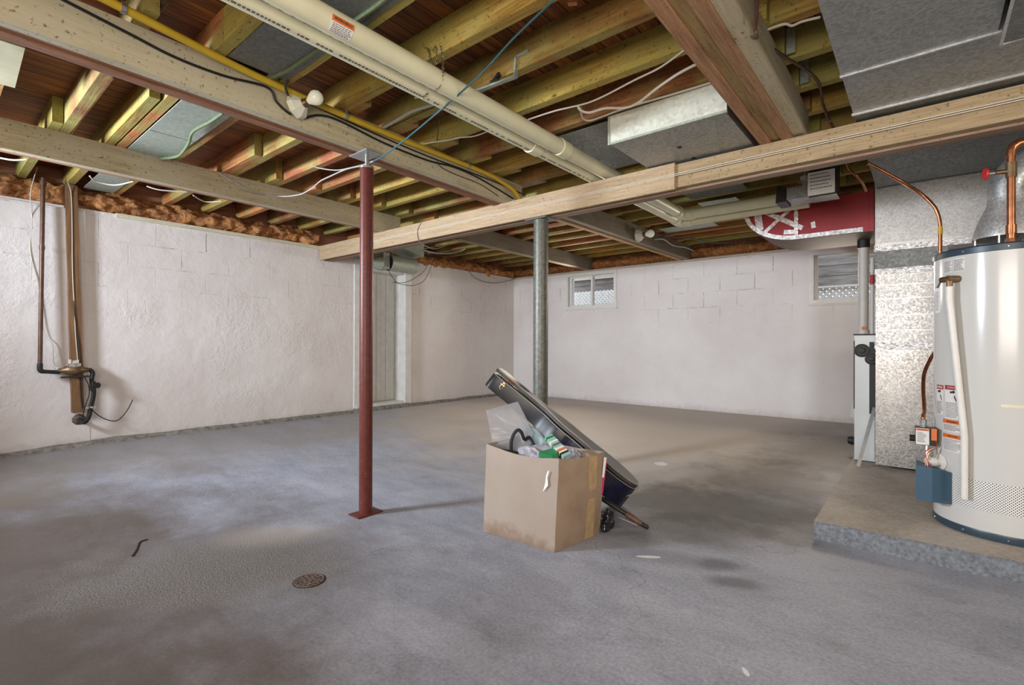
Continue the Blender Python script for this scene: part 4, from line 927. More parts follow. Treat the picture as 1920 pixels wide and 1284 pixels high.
def on_cyl(a, z, off): a = math.radians(a); return HC+Vector((math.cos(a), math.sin(a), 0))*(HR+off)+Vector((0, 0, z))
def cyl_mat(a, z, off):
    r = math.radians(a); n = Vector((math.cos(r), math.sin(r), 0)); tx = Vector((-math.sin(r), math.cos(r), 0)); m = Matrix(((tx.x, 0, n.x, 0), (tx.y, 0, n.y, 0), (0, 1, n.z, 0), (0, 0, 0, 1))); m.translation = on_cyl(a, z, off); return m
def lines(par, a0, a1, z0, z1, rows, m=None, th=.0011):
    bm = bmesh.new()
    for i in range(rows):
        z = z1+(z0-z1)*(i+.5)/rows; a = a0; e = a1-random.uniform(0, (a1-a0)*.35)
        while a < e:
            wv = random.uniform(.5, 1.5); b = min(a+wv, e); q = [on_cyl(a, z+s*.0014, o) for o in (.0008, .0014) for s in (-1, 1)]; q2 = [on_cyl(b, z+s*.0014, o) for o in (.0008, .0014) for s in (-1, 1)]
            hexa(bm, [q[0], q2[0], q2[1], q[1], q[2], q2[2], q2[3], q[3]]); a = b+.35
    return obj('label_text', bm, m or M['inkgrey'], par)
def plabel(a0, a1, z0, z1, head, mhead, word, rows, hh=.022, pict=False):
    b = cyl_patch('label', M['white'], a0, a1, z0, z1, .0009)
    cyl_patch('label_header', mhead, a0, a1, z1-hh, z1, .0013, par=b)
    text('label_word', word, hh*.62, M['inkw'] if mhead is M['redlab'] else M['ink'], b, cyl_mat((a0+a1)/2, z1-hh*.5, .0022))
    zt2 = z1-hh-(.062 if pict else .004)
    lines(b, a0+.8, a1-.5, z0+.004, zt2, rows)
    if pict:
        bm = bmesh.new(); am = (a0+a1)/2
        for da, dz, r in ((-2.2, -.012, .006), (.5, -.010, .0075)): lathe(bm, [(r, 0), (r, .0008)], on_cyl(am+da, z1-hh+dz, .0008), on_cyl(am, 0, 1)-on_cyl(am, 0, 0), 10)
        hand = [(.5, -.045), (1.2, -.034), (1.8, -.044), (3.8, -.060), (3.8, -.052), (2.6, -.036), (1.8, -.026), (1.2, -.028)]
        va = [bm.verts.new(on_cyl(am+x, z1-hh+y, .0014)) for x, y in hand]; bm.faces.new(va)
        obj('label_pictogram', bm, M['ink'], b)
plabel(-162.3, -150.2, .650, .803, '', M['redlab'], 'DANGER', 11, pict=True)
plabel(-147.8, -128.6, .640, .806, '', M['redlab'], 'DANGER', 12, pict=True)
plabel(-150.5, -127.5, .575, .634, '', M['orange'], 'WARNING', 6, .02)
plabel(-150.5, -127.5, .475, .562, '', M['orange'], 'CAUTION', 9, .02)
for a0, a1 in ((-149.5, -139.5), (-138, -126.8)):
    lb_ = cyl_patch('label', M['white'], a0, a1, 1.372, 1.438, .0009); lines(lb_, a0+.6, a1-.4, 1.375, 1.434, 11, M['inkgrey'])
cyl_patch('yellowed_tape_mark', M['pvc'], -100, -70, .722, .735, .0005)
# relief valve and drain tube
aT = -139.6; n_ = (on_cyl(aT, 0, 1)-on_cyl(aT, 0, 0)); V0 = on_cyl(-133, 1.335, 0); tx = Vector((-n_.y, n_.x, 0))
bm = bmesh.new(); tube(bm, [V0-n_*.01, V0+n_*.055], .017, 14); tube(bm, [V0+n_*.045-tx*.045, V0+n_*.045+tx*.012], .014, 12); tube(bm, [V0+n_*.045, V0+n_*.045+Vector((0, 0, -.04))], .013, 12); rv_ = obj('relief_valve', bm, M['brass'], t, smooth=True)
bm = bmesh.new(); bar(bm, V0+n_*.045-tx*.045, V0+n_*.06-tx*.055+Vector((0, 0, -.05)), .012, .003, n_); obj('valve_lever', bm, M['steel'], rv_)
bm = bmesh.new(); q = V0+n_*.062-tx*.045; hexa(bm, [q+tx*a+Vector((0, 0, b))+n_*k for k in (0, .001) for a, b in ((-.013, -.165), (.013, -.165), (.013, -.04), (-.013, -.04))]); o = obj('hanging_tag', bm, M['white'], rv_); o['label'] = 'white printed tag hanging from the relief valve'
bm = bmesh.new()
for i in range(16):
    z = -.06-.0062*i; hexa(bm, [q+tx*a+Vector((0, 0, b))+n_*k for k in (.0011, .0015) for a, b in ((-.010, z), (random.uniform(.002, .010), z), (.002, z+.0022), (-.010, z+.0022))])
obj('tag_text', bm, M['inkgrey'], rv_)
bot = on_cyl(-123.5, .268, .03)
bm = bmesh.new(); tube(bm, [V0+n_*.045+Vector((0, 0, -.038)), V0+n_*.045+Vector((0, 0, -.10)), bot+Vector((0, 0, .3)), bot], [.0145, .0145, .0145, .0145], 18); obj('discharge_tube', bm, M['whiteplastic'], t, smooth=True)
# gas valve, cover, drain cock
gv = at(1732, 818, Y=3.36)
bm = bmesh.new(); box(bm, gv.x-.035, gv.x+.05, 3.36, 3.43, gv.z-.045, gv.z+.045); gvo = obj('gas_valve', bm, M['blackiron'], t, bevel=.006)
bm = bmesh.new(); box(bm, gv.x-.032, gv.x+.022, 3.353, 3.36, gv.z-.042, gv.z+.042); obj('valve_plate', bm, M['white'], gvo, bevel=.001)
bm = bmesh.new(); box(bm, gv.x-.031, gv.x+.021, 3.3515, 3.353, gv.z+.030, gv.z+.040); obj('valve_warning_strip', bm, M['orange'], gvo)
mt = Matrix(((1, 0, 0, 0), (0, 0, -1, 0), (0, 1, 0, 0), (0, 0, 0, 1))); mt.translation = (gv.x-.005, 3.351, gv.z+.035); text('valve_word', 'WARNING', .008, M['ink'], gvo, mt)
bm = bmesh.new()
for i in range(9): box(bm, gv.x-.027, gv.x-.027+random.uniform(.02, .042), 3.3520, 3.353, gv.z+.020-.0062*i, gv.z+.0222-.0062*i)
obj('valve_text', bm, M['inkgrey'], gvo)
bm = bmesh.new(); tube(bm, [(gv.x-.034, 3.39, gv.z-.018), (gv.x-.058, 3.39, gv.z-.018)], .017, 12); obj('valve_knob', bm, M['black'], gvo)
bm = bmesh.new(); tube(bm, [(gv.x-.002, 3.395, gv.z+.044), (gv.x-.002, 3.395, gv.z+.085)], .016, 8); obj('union_nut', bm, M['galv'], gvo)
bm = bmesh.new(); tube(bm, [(gv.x+.015, 3.38, gv.z-.040), (gv.x+.012, 3.36, .39)], .008, 8); obj('pilot_tube', bm, M['steel'], t)
for k, m in enumerate((M['copper'], M['whitecable'], M['redhandle'])):
    bm = bmesh.new(); tube(bm, [(gv.x+.045, 3.37, gv.z+.01-.01*k), (gv.x+.05, 3.35, gv.z-.045), (gv.x+.022-.008*k, 3.33, gv.z-.075), (gv.x+.006+.01*k, 3.32, .385)], .0028, 6, smooth=5); obj('lead_wire', bm, m, t)
bm = bmesh.new(); box(bm, gv.x+.030, gv.x+.052, 3.350, 3.358, gv.z-.015, gv.z+.045); obj('orange_tab', bm, M['orange'], gvo)
cb = [at(x, y, Y=3.25) for x, y in ((1717, 873), (1748, 877), (1748, 939), (1717, 933))]
bm = bmesh.new(); x0, x1 = cb[0].x, cb[1].x; z0, z1 = .225, .398
hexa(bm, [(x0, 3.25, z0), (x1, 3.25, z0-.002), (x1+.075, 3.31, z0-.012), (x0, 3.42, z0), (x0, 3.25, z1), (x1, 3.25, z1-.002), (x1+.075, 3.31, z1-.028), (x0, 3.42, z1)]); obj('blue_burner_cover', bm, M['blue'], t, bevel=.004)
p = on_cyl(-153, .408, 0); n2 = on_cyl(-153, 0, 1)-on_cyl(-153, 0, 0)
bm = bmesh.new(); lathe(bm, [(.042, 0), (.042, .006), (.036, .008), (.020, .010), (.020, .028), (.024, .030), (.024, .050), (.016, .052), (.016, .070), (.012, .072)], p, n2, 20); obj('drain_valve', bm, M['whiteplastic'], t, smooth=True)
# vent hood and flue
bm = bmesh.new(); lathe(bm, [(.135, 1.545), (.136, 1.555), (.115, 1.63), (.080, 1.715), (.078, 1.75)], HC, seg=40); obj('draft_hood', bm, M['galv_b'], t, smooth=True)
for a in (-170, -110, -50, 60):
    bm = bmesh.new(); q = HC+Vector((math.cos(math.radians(a)), math.sin(math.radians(a)), 0))*.125; tube(bm, [(q.x, q.y, 1.488), (q.x, q.y, 1.556)], .005, 6)
    obj('hood_leg', bm, M['steel'], t)
# copper water line with red handled valve above heater
cx, cy = .318, 3.30
t = thing('copper_water_pipe', 'vertical copper pipe with elbow and red-handled valve above the water heater', 'pipe', (cx, cy, 1.49))
bm = bmesh.new(); tube(bm, [(cx, cy, 1.489), (cx, cy, 1.93)], .0155, 18); obj('pipe', bm, M['copper'], t, smooth=True)
bm = bmesh.new(); tube(bm, [(cx, cy, 1.535), (cx, cy, 1.575)], .0195, 18); tube(bm, [(cx, cy, 1.489), (cx, cy, 1.512)], .022, 8); obj('lower_union', bm, M['copper'], t, smooth=True)
bm = bmesh.new(); tube(bm, [(cx, cy, 1.80), (cx, cy, 1.87)], .0205, 18); tube(bm, [(cx, cy, 1.83), (cx-.055, cy-.02, 1.828)], .011, 10); obj('valve_body', bm, M['brass'], t, smooth=True)
bm = bmesh.new(); tube(bm, [(cx-.05, cy-.02, 1.828), (cx-.088, cy-.034, 1.826)], .005, 8); obj('valve_stem', bm, M['steel'], t)
bm = bmesh.new(); lathe(bm, [(.005, 0), (.026, .001), (.028, .006), (.026, .011), (.005, .012)], (cx-.085, cy-.033, 1.826), (-1, -.35, 0), 14); obj('red_handle', bm, M['redhandle'], t, smooth=True)
bm = bmesh.new(); tube(bm, [(cx, cy, 1.90), (cx, cy, 1.925), (cx+.006, cy, 1.945), (cx+.022, cy+.004, 1.957), (cx+.05, cy+.01, 1.962)], .019, 16); obj('elbow', bm, M['copper'], t, smooth=True)
bm = bmesh.new(); tube(bm, [(cx+.03, cy+.005, 1.960), (1.2, cy+.1, 1.965)], .0155, 16); obj('horizontal_run', bm, M['copper'], t, smooth=True)
t = thing('flue_pipe', 'dull galvanised flue elbow behind the copper pipe above the heater hood', 'flue', (.33, 3.5, 1.75))
bm = bmesh.new(); tube(bm, [(HC.x, HC.y, 1.742), (HC.x, HC.y, 1.80), (HC.x+.02, HC.y, 1.86), (HC.x+.08, HC.y+.02, 1.91), (HC.x+.2, HC.y+.04, 1.93), (1.3, HC.y+.06, 1.95)], .074, 28, smooth=3); obj('flue_tube', bm, M['galv'], t, smooth=True)
# soft copper gas line
GY = 3.80
t = thing('copper_gas_line', 'curved soft copper gas line from crossing beam down behind the heater to its valve', 'pipe', at(1730, 340, Y=GY))
Q = [at(1626, 306, Y=3.60), at(1650, 318, Y=3.65), at(1690, 340, Y=3.72), at(1725, 362, Y=GY), at(1752, 388, Y=GY), at(1762, 415, Y=GY), at(1763, 440, Y=GY), at(1763, 480, Y=GY), at(1766, 560, Y=GY), at(1762, 640, Y=GY), at(1745, 672, Y=3.78), at(1733, 700, Y=3.70), at(1731, 730, Y=3.60), at(1733, 765, Y=3.48), (gv.x-.002, 3.395, gv.z+.10), (gv.x-.002, 3.395, gv.z+.075)]
bm = bmesh.new(); tube(bm, Q, .0095, 12, smooth=7); obj('tube', bm, M['copper'], t, smooth=True)
q = at(1763, 432, Y=GY); bm = bmesh.new(); tube(bm, [q+Vector((0, 0, -.022)), q+Vector((0, 0, .022))], .0112, 12); obj('yellow_band', bm, M['yellow'], t)
cable('copper_stub', 'short thin copper tube end hanging behind the crossing beam above the red duct', [(at(1590, 314, Y=4.0).x-.02, 3.90, 2.304), at(1590, 314, Y=4.0), at(1606, 330, Y=4.0), at(1618, 345, Y=4.1), at(1624, 358, Y=4.2)], .008, M['copper'], 'pipe')
# ------------------------------------------------------------------ left wall: upright, pipe, meter
bm = bmesh.new(); n = 16; prev = None
for i in range(n+1):
    f = i/n; z = .43+(2.297-.43)*f; yc = .868-.052*f; wv = .039+.003*noise.noise((z*3, 0, 0)); xo = XL+.05 if z > .5 else XL+.03
    r = [bm.verts.new(p) for p in ((XL+.008+.0*f, yc-wv, z), (XL+.066, yc-wv, z), (XL+.066, yc+wv, z), (XL+.008, yc+wv, z))]
    if prev:
        for k in range(4): bm.faces.new((prev[k], prev[(k+1) % 4], r[(k+1) % 4], r[k]))
    else: bm.faces.new(r[::-1])
    prev = r
bm.faces.new(prev); tag(obj('upright_board', bm, M['post_w']), 'rough brown timber upright fixed to the left wall behind the water meter', 'timber')
cable('ground_wire', 'twisted wire stapled down the timber upright on the left wall', [(XL+.10, .79, 2.30), (XL+.071, .815, 2.22), (XL+.071, .822, 2.0), (XL+.071, .826, 1.6), (XL+.071, .838, 1.3), (XL+.071, .848, 1.05), (XL+.071, .862, .85), (XL+.071, .868, .72)], .0028, M['whitecable'], 'wire')
cable('black_wire', 'thin black wire beside the twisted wire on the lower timber upright', [(XL+.071, .833, 1.35), (XL+.071, .848, 1.15), (XL+.071, .870, .95), (XL+.071, .880, .6), (XL+.071, .895, .46)], .004, M['black'], 'wire')
XM = XL+.10
t = thing('water_service_pipe', 'tarnished brown copper pipe dropping down the left wall into the water meter', 'pipe', (XM, .64, .77))
ptop = at(81, 316, X=XM); pb = at(75, 697, X=XM); pr = at(113, 698, X=XM)
bm = bmesh.new(); tube(bm, [(ptop.x, ptop.y, 2.30), (pb.x, pb.y, pb.z+.06)], .0145, 14); obj('vertical_pipe', bm, M['oldcopper'], t, smooth=True)
bm = bmesh.new(); q = ptop.lerp(pb, .38); tube(bm, [q, q+Vector((0, 0, -.03))], .018, 14); q2 = Vector((ptop.x, ptop.y, 2.24)); tube(bm, [q2, q2+Vector((0, 0, .03))], .02, 14); obj('pipe_coupling', bm, M['oldcopper'], t, smooth=True)
bm = bmesh.new(); tube(bm, [pb+Vector((0, 0, .065)), pb+Vector((0, 0, .02)), pb+Vector((0, .012, .004)), pb+Vector((0, .035, 0)), pr], [.018, .018, .018, .015, .016], 14, smooth=3); obj('elbow', bm, M['blackiron'], t, smooth=True)
mc = at(138, 694, X=XM)
t = thing('water_meter', 'bronze water meter with clip-on register on the timber upright', 'water meter', mc)
yh = .095
bm = bmesh.new(); lathe(bm, [(.016, -yh), (.019, -yh+.012), (.022, -.07), (.042, -.045), (.052, -.02), (.054, 0), (.052, .02), (.042, .045), (.022, .07), (.019, yh-.012), (.016, yh)], mc, (0, 1, 0), 20); obj('meter_body', bm, M['brass'], t, smooth=True)
bm = bmesh.new(); lathe(bm, [(.046, .02), (.048, .055), (.044, .058)], mc, seg=24); obj('register_rim', bm, M['nickel'], t, smooth=True)
bm = bmesh.new()
for dy, dx, h in ((-.026, .0, .03), (.0, .014, .022), (.022, -.004, .026)): box(bm, mc.x+dx-.012, mc.x+dx+.012, mc.y+dy-.010, mc.y+dy+.010, mc.z+.058, mc.z+.058+h)
obj('register_terminals', bm, M['nickel'], t, bevel=.002)
bm = bmesh.new(); bar(bm, mc+Vector((.05, -.085, -.052)), mc+Vector((.05, .09, -.050)), .016, .014); obj('ground_bar', bm, M['black'], t, bevel=.002)
t = thing('black_supply_pipe', 'black iron pipe with shut-off valve curving from the meter into the wall', 'pipe', mc+Vector((0, .15, -.1)))
e0 = mc+Vector((0, yh, 0)); w1 = at(172, 712, X=XM); w2 = at(176, 735, X=XM); w3 = at(170, 765, X=XM); w4 = at(158, 792, X=XM-.02); w5 = at(148, 786, X=XL+.01)
bm = bmesh.new(); tube(bm, [e0, e0.lerp(at(172, 695, X=XM), .7), at(174, 700, X=XM), w1, w2, w3, at(166, 782, X=XM), w4, w5], .0165, 14, smooth=5); obj('pipe', bm, M['black'], t, smooth=True)
bm = bmesh.new(); q = at(174, 722, X=XM+.004); tube(bm, [q+Vector((0, 0, .03)), q+Vector((0, 0, -.045))], .022, 12); tube(bm, [q, q+Vector((.045, .02, 0))], .009, 8); lathe(bm, [(.024, 0), (.024, .008)], q+Vector((.045, .02, 0)), (1, .4, 0), 12); obj('shutoff_valve', bm, M['blackiron'], t)
bm = bmesh.new(); q = at(172, 763, X=XM+.002); tube(bm, [q+Vector((0, 0, .008)), q+Vector((0, 0, -.01))], .024, 12); bar(bm, q+Vector((.0, -.05, -.004)), q+Vector((0, .03, -.004)), .01, .012); obj('ground_clamp', bm, M['nickel'], t)
bm = bmesh.new(); lathe(bm, [(.05, 0), (.038, .012), (.02, .02)], (XL+.004, w5.y, w5.z), (1, 0, 0), 9); obj('wall_collar', bm, M['cast'], t)
cable('black_wire', 'black wire curling away from the supply pipe across the left wall', [at(170, 765, X=XM+.03), at(185, 779, X=XM), at(205, 788, X=XM), at(222, 787, X=XM), at(238, 770, X=XM), at(249, 749, X=XM)], .004, M['black'], 'wire')
cable('black_wire', 'black wire looped from the meter bar down to the ground clamp', [at(158, 706, X=XM+.03), at(166, 722, X=XM+.03), at(167, 740, X=XM+.03), at(160, 760, X=XM+.03), at(153, 788, X=XM+.01)], .004, M['black'], 'wire')
cable('thin_white_wire', 'thin pale wire trailing down the left wall beside the brown pipe', [at(70, 314, X=XM), at(57, 362, X=XM), at(60, 410, X=XM-.06), at(57, 470, X=XM-.06), at(72, 540, X=XM-.06), at(82, 622, X=XM-.06), at(98, 645, X=XM-.06), at(101, 680, X=XM-.05), at(112, 695, X=XM)], .0028, M['whitecable'], 'wire')
# ------------------------------------------------------------------ floor drain
dc = Vector((-2.005, 1.075, 0)); t = thing('floor_drain', 'round rusty cast drain cover set in the floor near the camera', 'drain', dc)
bm = bmesh.new(); lathe(bm, [(.062, .0005), (.061, .004), (.057, .005), (.056, .0032)], dc, seg=40); obj('grate', bm, M['cast'], t, smooth=True)
bm = bmesh.new(); lathe(bm, [(.066, .0004), (.0655, .0022), (.063, .0024), (.0625, .0006)], dc, seg=40); obj('frame_ring', bm, M['black'], t)
bm = bmesh.new()
for r, n in ((.014, 4), (.030, 9), (.046, 14)):
    for k in range(n): lathe(bm, [(.0038, .0), (.0038, .0012)], dc+Vector((r*math.cos(2*PI*k/n+r*40), r*math.sin(2*PI*k/n+r*40), .0030)), seg=8)
obj('grate_holes', bm, M['black'], t)
cable('twig', 'small dark twisted twig lying on the floor at the lower left', [at(277, 1011, Z=.004), at(262, 1016, Z=.004), at(256, 1030, Z=.004), at(248, 1042, Z=.004)], .003, M['black'], 'twig')
# ------------------------------------------------------------------ cardboard box
c0, c1, c2, c3 = Vector((-1.815, 1.953, 0)), Vector((-1.372, 1.982, 0)), Vector((-1.325, 2.335, 0)), Vector((-1.80, 2.31, 0))
T0, T1, T2, T3 = Vector((-1.838, 2.0, .462)), Vector((-1.352, 1.988, .455)), Vector((-1.262, 2.27, .455)), Vector((-1.815, 2.315, .462))
t = thing('cardboard_box', 'open worn cardboard box full of odds and ends in the middle of the floor', 'box', (-1.58, 2.15, 0))
def panel(name, a, b, A_, B_, m, bulge, par=t, th=.005, nx=10, nz=8, sag=0, notch=0):
    bm = bmesh.new(); nrm = (b-a).cross(Vector((0, 0, 1))).normalized(); G = [[], []]
    for i in range(nx+1):
        u = i/nx; ro = [], []
        for j in range(nz+1):
            v = j/nz; p = a.lerp(b, u).lerp(A_.lerp(B_, u), v)
            p = p+nrm*(bulge*math.sin(PI*u)*math.sin(PI*v*.85+.2)+.0035*noise.noise((u*4, v*5, a.x*9)))
            if j == nz: p.z += sag*math.sin(PI*u)+.004*noise.noise((u*7, a.y, 2))
            p.z = max(p.z, .001)
            ro[0].append(bm.verts.new(p)); ro[1].append(bm.verts.new(p-nrm*th))
        G[0].append(ro[0]); G[1].append(ro[1])
    for i in range(nx):
        for j in range(nz):
            bm.faces.new((G[0][i][j], G[0][i+1][j], G[0][i+1][j+1], G[0][i][j+1])); bm.faces.new((G[1][i][j+1], G[1][i+1][j+1], G[1][i+1][j], G[1][i][j]))
        for j in (0, nz): bm.faces.new((G[0][i][j], G[0][i+1][j], G[1][i+1][j], G[1][i][j]))
    for i in (0, nx):
        for j in range(nz): bm.faces.new((G[0][i][j], G[0][i][j+1], G[1][i][j+1], G[1][i][j]))
    return obj(name, bm, m, par, smooth=True)
panel('side_panel', c0, c1, T0, T1, M['cardboard'], .008, sag=-.022)
panel('side_panel', c1, c2, T1, T2, M['cardboard_s'], .014, sag=-.014)
panel('side_panel', c2, c3, T2, T3, M['cardboard'], .006, sag=-.01)
panel('side_panel', c3, c0, T3, T0, M['cardboard'], .004)
bm = bmesh.new(); prism(bm, [c0+Vector((.01, .01, .002)), c1+Vector((-.01, .01, .002)), c2+Vector((-.01, -.01, .002)), c3+Vector((.01, -.01, .002))], (0, 0, .005)); obj('bottom_flap', bm, M['cardboard'], t)
# inner folded flaps
def flap(a, b, inw, ln, lift=.0):
    bm = bmesh.new(); inw = Vector(inw); a = a+inw*.012; b = b+inw*.012; dn = inw*.06+Vector((0, 0, -ln)); hexa(bm, [a, b, b+inw*.004, a+inw*.004, a+dn, b+dn, b+dn+inw*.004, a+dn+inw*.004]); obj('folded_flap', bm, M['cardboard'], t)
flap(T1.lerp(T2, .04)+Vector((0, 0, -.02)), T1.lerp(T2, .96)+Vector((0, 0, -.02)), (-.95, .3, 0), .13); flap(T2.lerp(T3, .04)+Vector((0, 0, -.02)), T2.lerp(T3, .96)+Vector((0, 0, -.02)), (-.08, -.99, 0), .13)
# tape strips on the right side
def on_side(u, v, off): 
    a = c1.lerp(c2, u); b = T1.lerp(T2, u); n = (c2-c1).cross(Vector((0, 0, 1))).normalized(); return a.lerp(b, v)+n*(.014*math.sin(PI*u)*math.sin(PI*v*.85+.2)+off)
for v0, v1 in ((.0, .48), (.58, .965)):
    bm = bmesh.new(); prev = None
    for k in range(9):
        v = v0+(v1-v0)*k/8; r = [bm.verts.new(on_side(u, v, o)+Vector((0, 0, .002))) for u, o in ((.62, .0022), (.82, .0022), (.82, .0010), (.62, .0010))]
        if prev:
            for i in range(4): bm.faces.new((prev[i], prev[(i+1) % 4], r[(i+1) % 4], r[i]))
        prev = r
    obj('tape_strip', bm, M['tape'], t)
bm = bmesh.new(); F_ = lambda u, v: c0.lerp(c1, u).lerp(T0.lerp(T1, u), v)+Vector((.0, -.0125, 0))
tp = [(.835, .62), (.862, .72), (.868, .80), (.885, .85), (.905, .86), (.885, .78), (.900, .70), (.868, .66)]
bm.faces.new([bm.verts.new(F_(u, v)) for u, v in tp]); obj('torn_patch', bm, M['white'], t)
# contents
def card(name, label, cat, P4, n, th, m):
    bm = bmesh.new(); prism(bm, [Vector(p) for p in P4], Vector(n)*th); return tag(obj(name, bm, m, bevel=.0008), label, cat)
Yp = 2.10
p_ = lambda x, y, Y: at(x, y, Y=Y)
card('clear_plastic_panel', 'clear scratched plastic sheet standing up in the left of the cardboard box', 'plastic sheet', [p_(925, 838, 2.06), p_(990, 850, 2.18), p_(1000, 812, 2.20), p_(970, 753, 2.20), p_(911, 769, 2.08)], (.1, .6, .1), .006, M['clear'])
card('picture_frame_board', 'pale panel behind the plastic sheet in the cardboard box', 'board', [p_(975, 835, 2.24), p_(1000, 838, 2.27), p_(990, 800, 2.27), p_(975, 776, 2.24)], (0, 1, 0), .006, M['whitepaint'])
card('teal_book', 'thin teal-edged pale blue booklet behind the black handle in the box', 'book', [p_(985, 835, 2.22), p_(1030, 838, 2.24), p_(1006, 806, 2.24), p_(990, 797, 2.22)], (0, 1, 0), .012, M['ltblue'])
card('teal_booklet_edge', 'narrow teal card beside the pale blue booklet in the box', 'card', [p_(984, 832, 2.215), p_(990, 834, 2.217), p_(994, 798, 2.217), p_(988, 792, 2.215)], (0, -1, 0), .003, M['teal'])
cable('black_hose', 'thick black looped hose rising out of the cardboard box', [p_(958, 846, 2.09), p_(959, 826, 2.09), p_(965, 811, 2.10), p_(972, 806, 2.11), p_(978, 811, 2.12), p_(984, 824, 2.14), p_(992, 820, 2.16), p_(1001, 834, 2.16)], .0095, M['black'], 'cable')
def crumple(name, label, cat, c, rx, ry, rz, m, seed, amp=.35, n=3):
    bm = bmesh.new(); bmesh.ops.create_icosphere(bm, subdivisions=4, radius=1)
    for v in bm.verts:
        d = v.co.normalized(); k = 1+amp*(noise.noise(d*1.7+Vector((seed, 0, 0)))+.6*abs(noise.noise(d*4+Vector((0, seed, 0))))-.25+.25*noise.noise(d*9))
        v.co = Vector(c)+Vector((d.x*rx*k, d.y*ry*k, d.z*rz*k))
        if name == 'black_bin_bag': v.co.z = max(v.co.z, .002)
    return tag(obj(name, bm, m), label, cat)
crumple('plastic_bag', 'crumpled pale grey plastic bag filling the middle of the cardboard box', 'bag', (-1.60, 2.14, .395), .145, .095, .07, M['bag'], 3)
crumple('plastic_bag', 'smaller crumpled lilac-grey bag at the back of the cardboard box', 'bag', (-1.43, 2.22, .40), .06, .045, .055, M['bag'], 8)
card('green_carton', 'dark green glossy packet lying at the front of the open box', 'packet', [p_(1010, 850, 2.02), p_(1035, 853, 2.03), p_(1046, 850, 2.05), p_(1044, 838, 2.10), p_(1028, 842, 2.08), p_(1012, 846, 2.05)], (0, .1, -.9), .02, M['green'])
def carton(name, label, a, b, wd, hd, m, stripe):
    t2 = thing(name, label, 'carton', a); bm = bmesh.new(); bar(bm, a, b, wd, hd, (0, -.3, 1)); obj('carton_body', bm, m, t2, bevel=.001)
    a, b = Vector(a), Vector(b); d = (b-a).normalized(); s = d.cross(Vector((0, -.3, 1))).normalized(); u = s.cross(d)
    for f, mm in stripe:
        bm = bmesh.new(); q = a.lerp(b, f); bar(bm, q-d*.006+u*0, q+d*.006, wd+.0012, hd+.0012, (0, -.3, 1)); obj('printed_stripe', bm, mm, t2)
carton('narrow_carton', 'narrow green-and-white carton poking up at the front right of the box', p_(1028, 822, 2.12)+Vector((0, 0, .01)), p_(1063, 856, 2.08), .045, .02, M['teal'], ((.1, M['green']), (.3, M['white']), (.45, M['inkgrey']), (.62, M['white']), (.72, M['orange']), (.80, M['white']), (.86, M['ink'])))
# pink folder wedged between box and case
bm = bmesh.new(); a = on_side(.98, .50, .004); b = on_side(.985, .92, .012)
hexa(bm, [a, a+Vector((.005, .0, 0)), a+Vector((-.12, .07, 0)), a+Vector((-.125, .07, 0)), b, b+Vector((.009, .0, 0)), b+Vector((-.12, .08, 0)), b+Vector((-.129, .08, 0))])
tag(obj('pink_folder', bm, M['pink']), 'bright pink folder wedged between the cardboard box and the black case', 'folder')
bm = bmesh.new(); a = on_side(.955, .70, .004); b = on_side(.955, .94, .010); hexa(bm, [a, a+Vector((.009, .001, 0)), a+Vector((.009, .006, 0)), a+Vector((0, .006, 0)), b, b+Vector((.012, .001, 0)), b+Vector((.012, .008, 0)), b+Vector((0, .008, 0))])
tag(obj('white_paper_sheet', bm, M['white']), 'white paper edge beside the pink folder at the box corner', 'paper')
# ------------------------------------------------------------------ guitar case
OR = at(1191, 913, Y=2.84); HD_ = at(931, 699, Y=2.5); GL = (HD_-OR).length/1.085   # lower end and head of the case
u_ = (HD_-OR).normalized(); v2 = ((OR+HD_)/2-CAM).normalized(); v2 = (v2-u_*v2.dot(u_)).normalized(); p0_ = v2.cross(u_).normalized()
if p0_.z < 0: p0_ = -p0_
phi = math.radians(8); m_ = (-v2*math.cos(phi)-p0_*math.sin(phi)); n_c = (p0_*math.cos(phi)-v2*math.sin(phi))
# outline along u (0 bottom .. 1.10 head); +w toward viewer (m_)
HW = [(0, .06), (.03, .125), (.09, .178), (.18, .196), (.27, .185), (.36, .158), (.44, .146), (.51, .150), (.57, .140), (.63, .105), (.68, .080), (.78, .070), (.90, .075), (1.0, .086), (1.06, .084), (1.085, .06)]
def outline(s=1.0):
    pts = spline([Vector((a, b*s, 0)) for a, b in HW], 4); L = [(p.x, p.y) for p in pts]; return L+[(x, -y) for x, y in reversed(L)]
def cp(x, w_, h):
    if h < 0: h *= 1+.45*max(0, 1-x/.62)
    return OR+u_*x*GL+m_*(w_)+n_c*h
def shell(name, h0, h1, m, par, s=1.0, lid=0):
    bm = bmesh.new(); O = outline(s); rings = []
    for h, k in ((h0, .97), (h0+(h1-h0)*.12, 1), (h1-(h1-h0)*.12, 1), (h1, .985)):
        rings.append([bm.verts.new(cp(x*1.0, w_*k, h+lid*(x-.0))) for x, w_ in O])
    n = len(O)
    for a, b in zip(rings, rings[1:]):
        for i in range(n): bm.faces.new((a[i], a[(i+1) % n], b[(i+1) % n], b[i]))
    h = n//2
    for r, hh, sg in ((rings[0], h0, 1), (rings[-1], h1, 1)):
        for i in range(h-1): bm.faces.new((r[i], r[i+1], r[n-2-i], r[n-1-i]))
    return obj(name, bm, m, par, smooth=True)
t = thing('guitar_case', 'worn black guitar case leaning behind the cardboard box, its narrow end up at left', 'guitar case', OR)
shell('lower_shell', -.10, .0, M['leatherette'], t); shell('lid', .006, .030, M['leatherette_l'], t, 1.0, .010)
def edge_path(x0, x1, h, lid=0, s=1.003, sgn=1):
    return [cp(x, sgn*w_*s, h+lid*x) for x, w_ in outline()[:len(outline())//2] if x0 <= x <= x1]
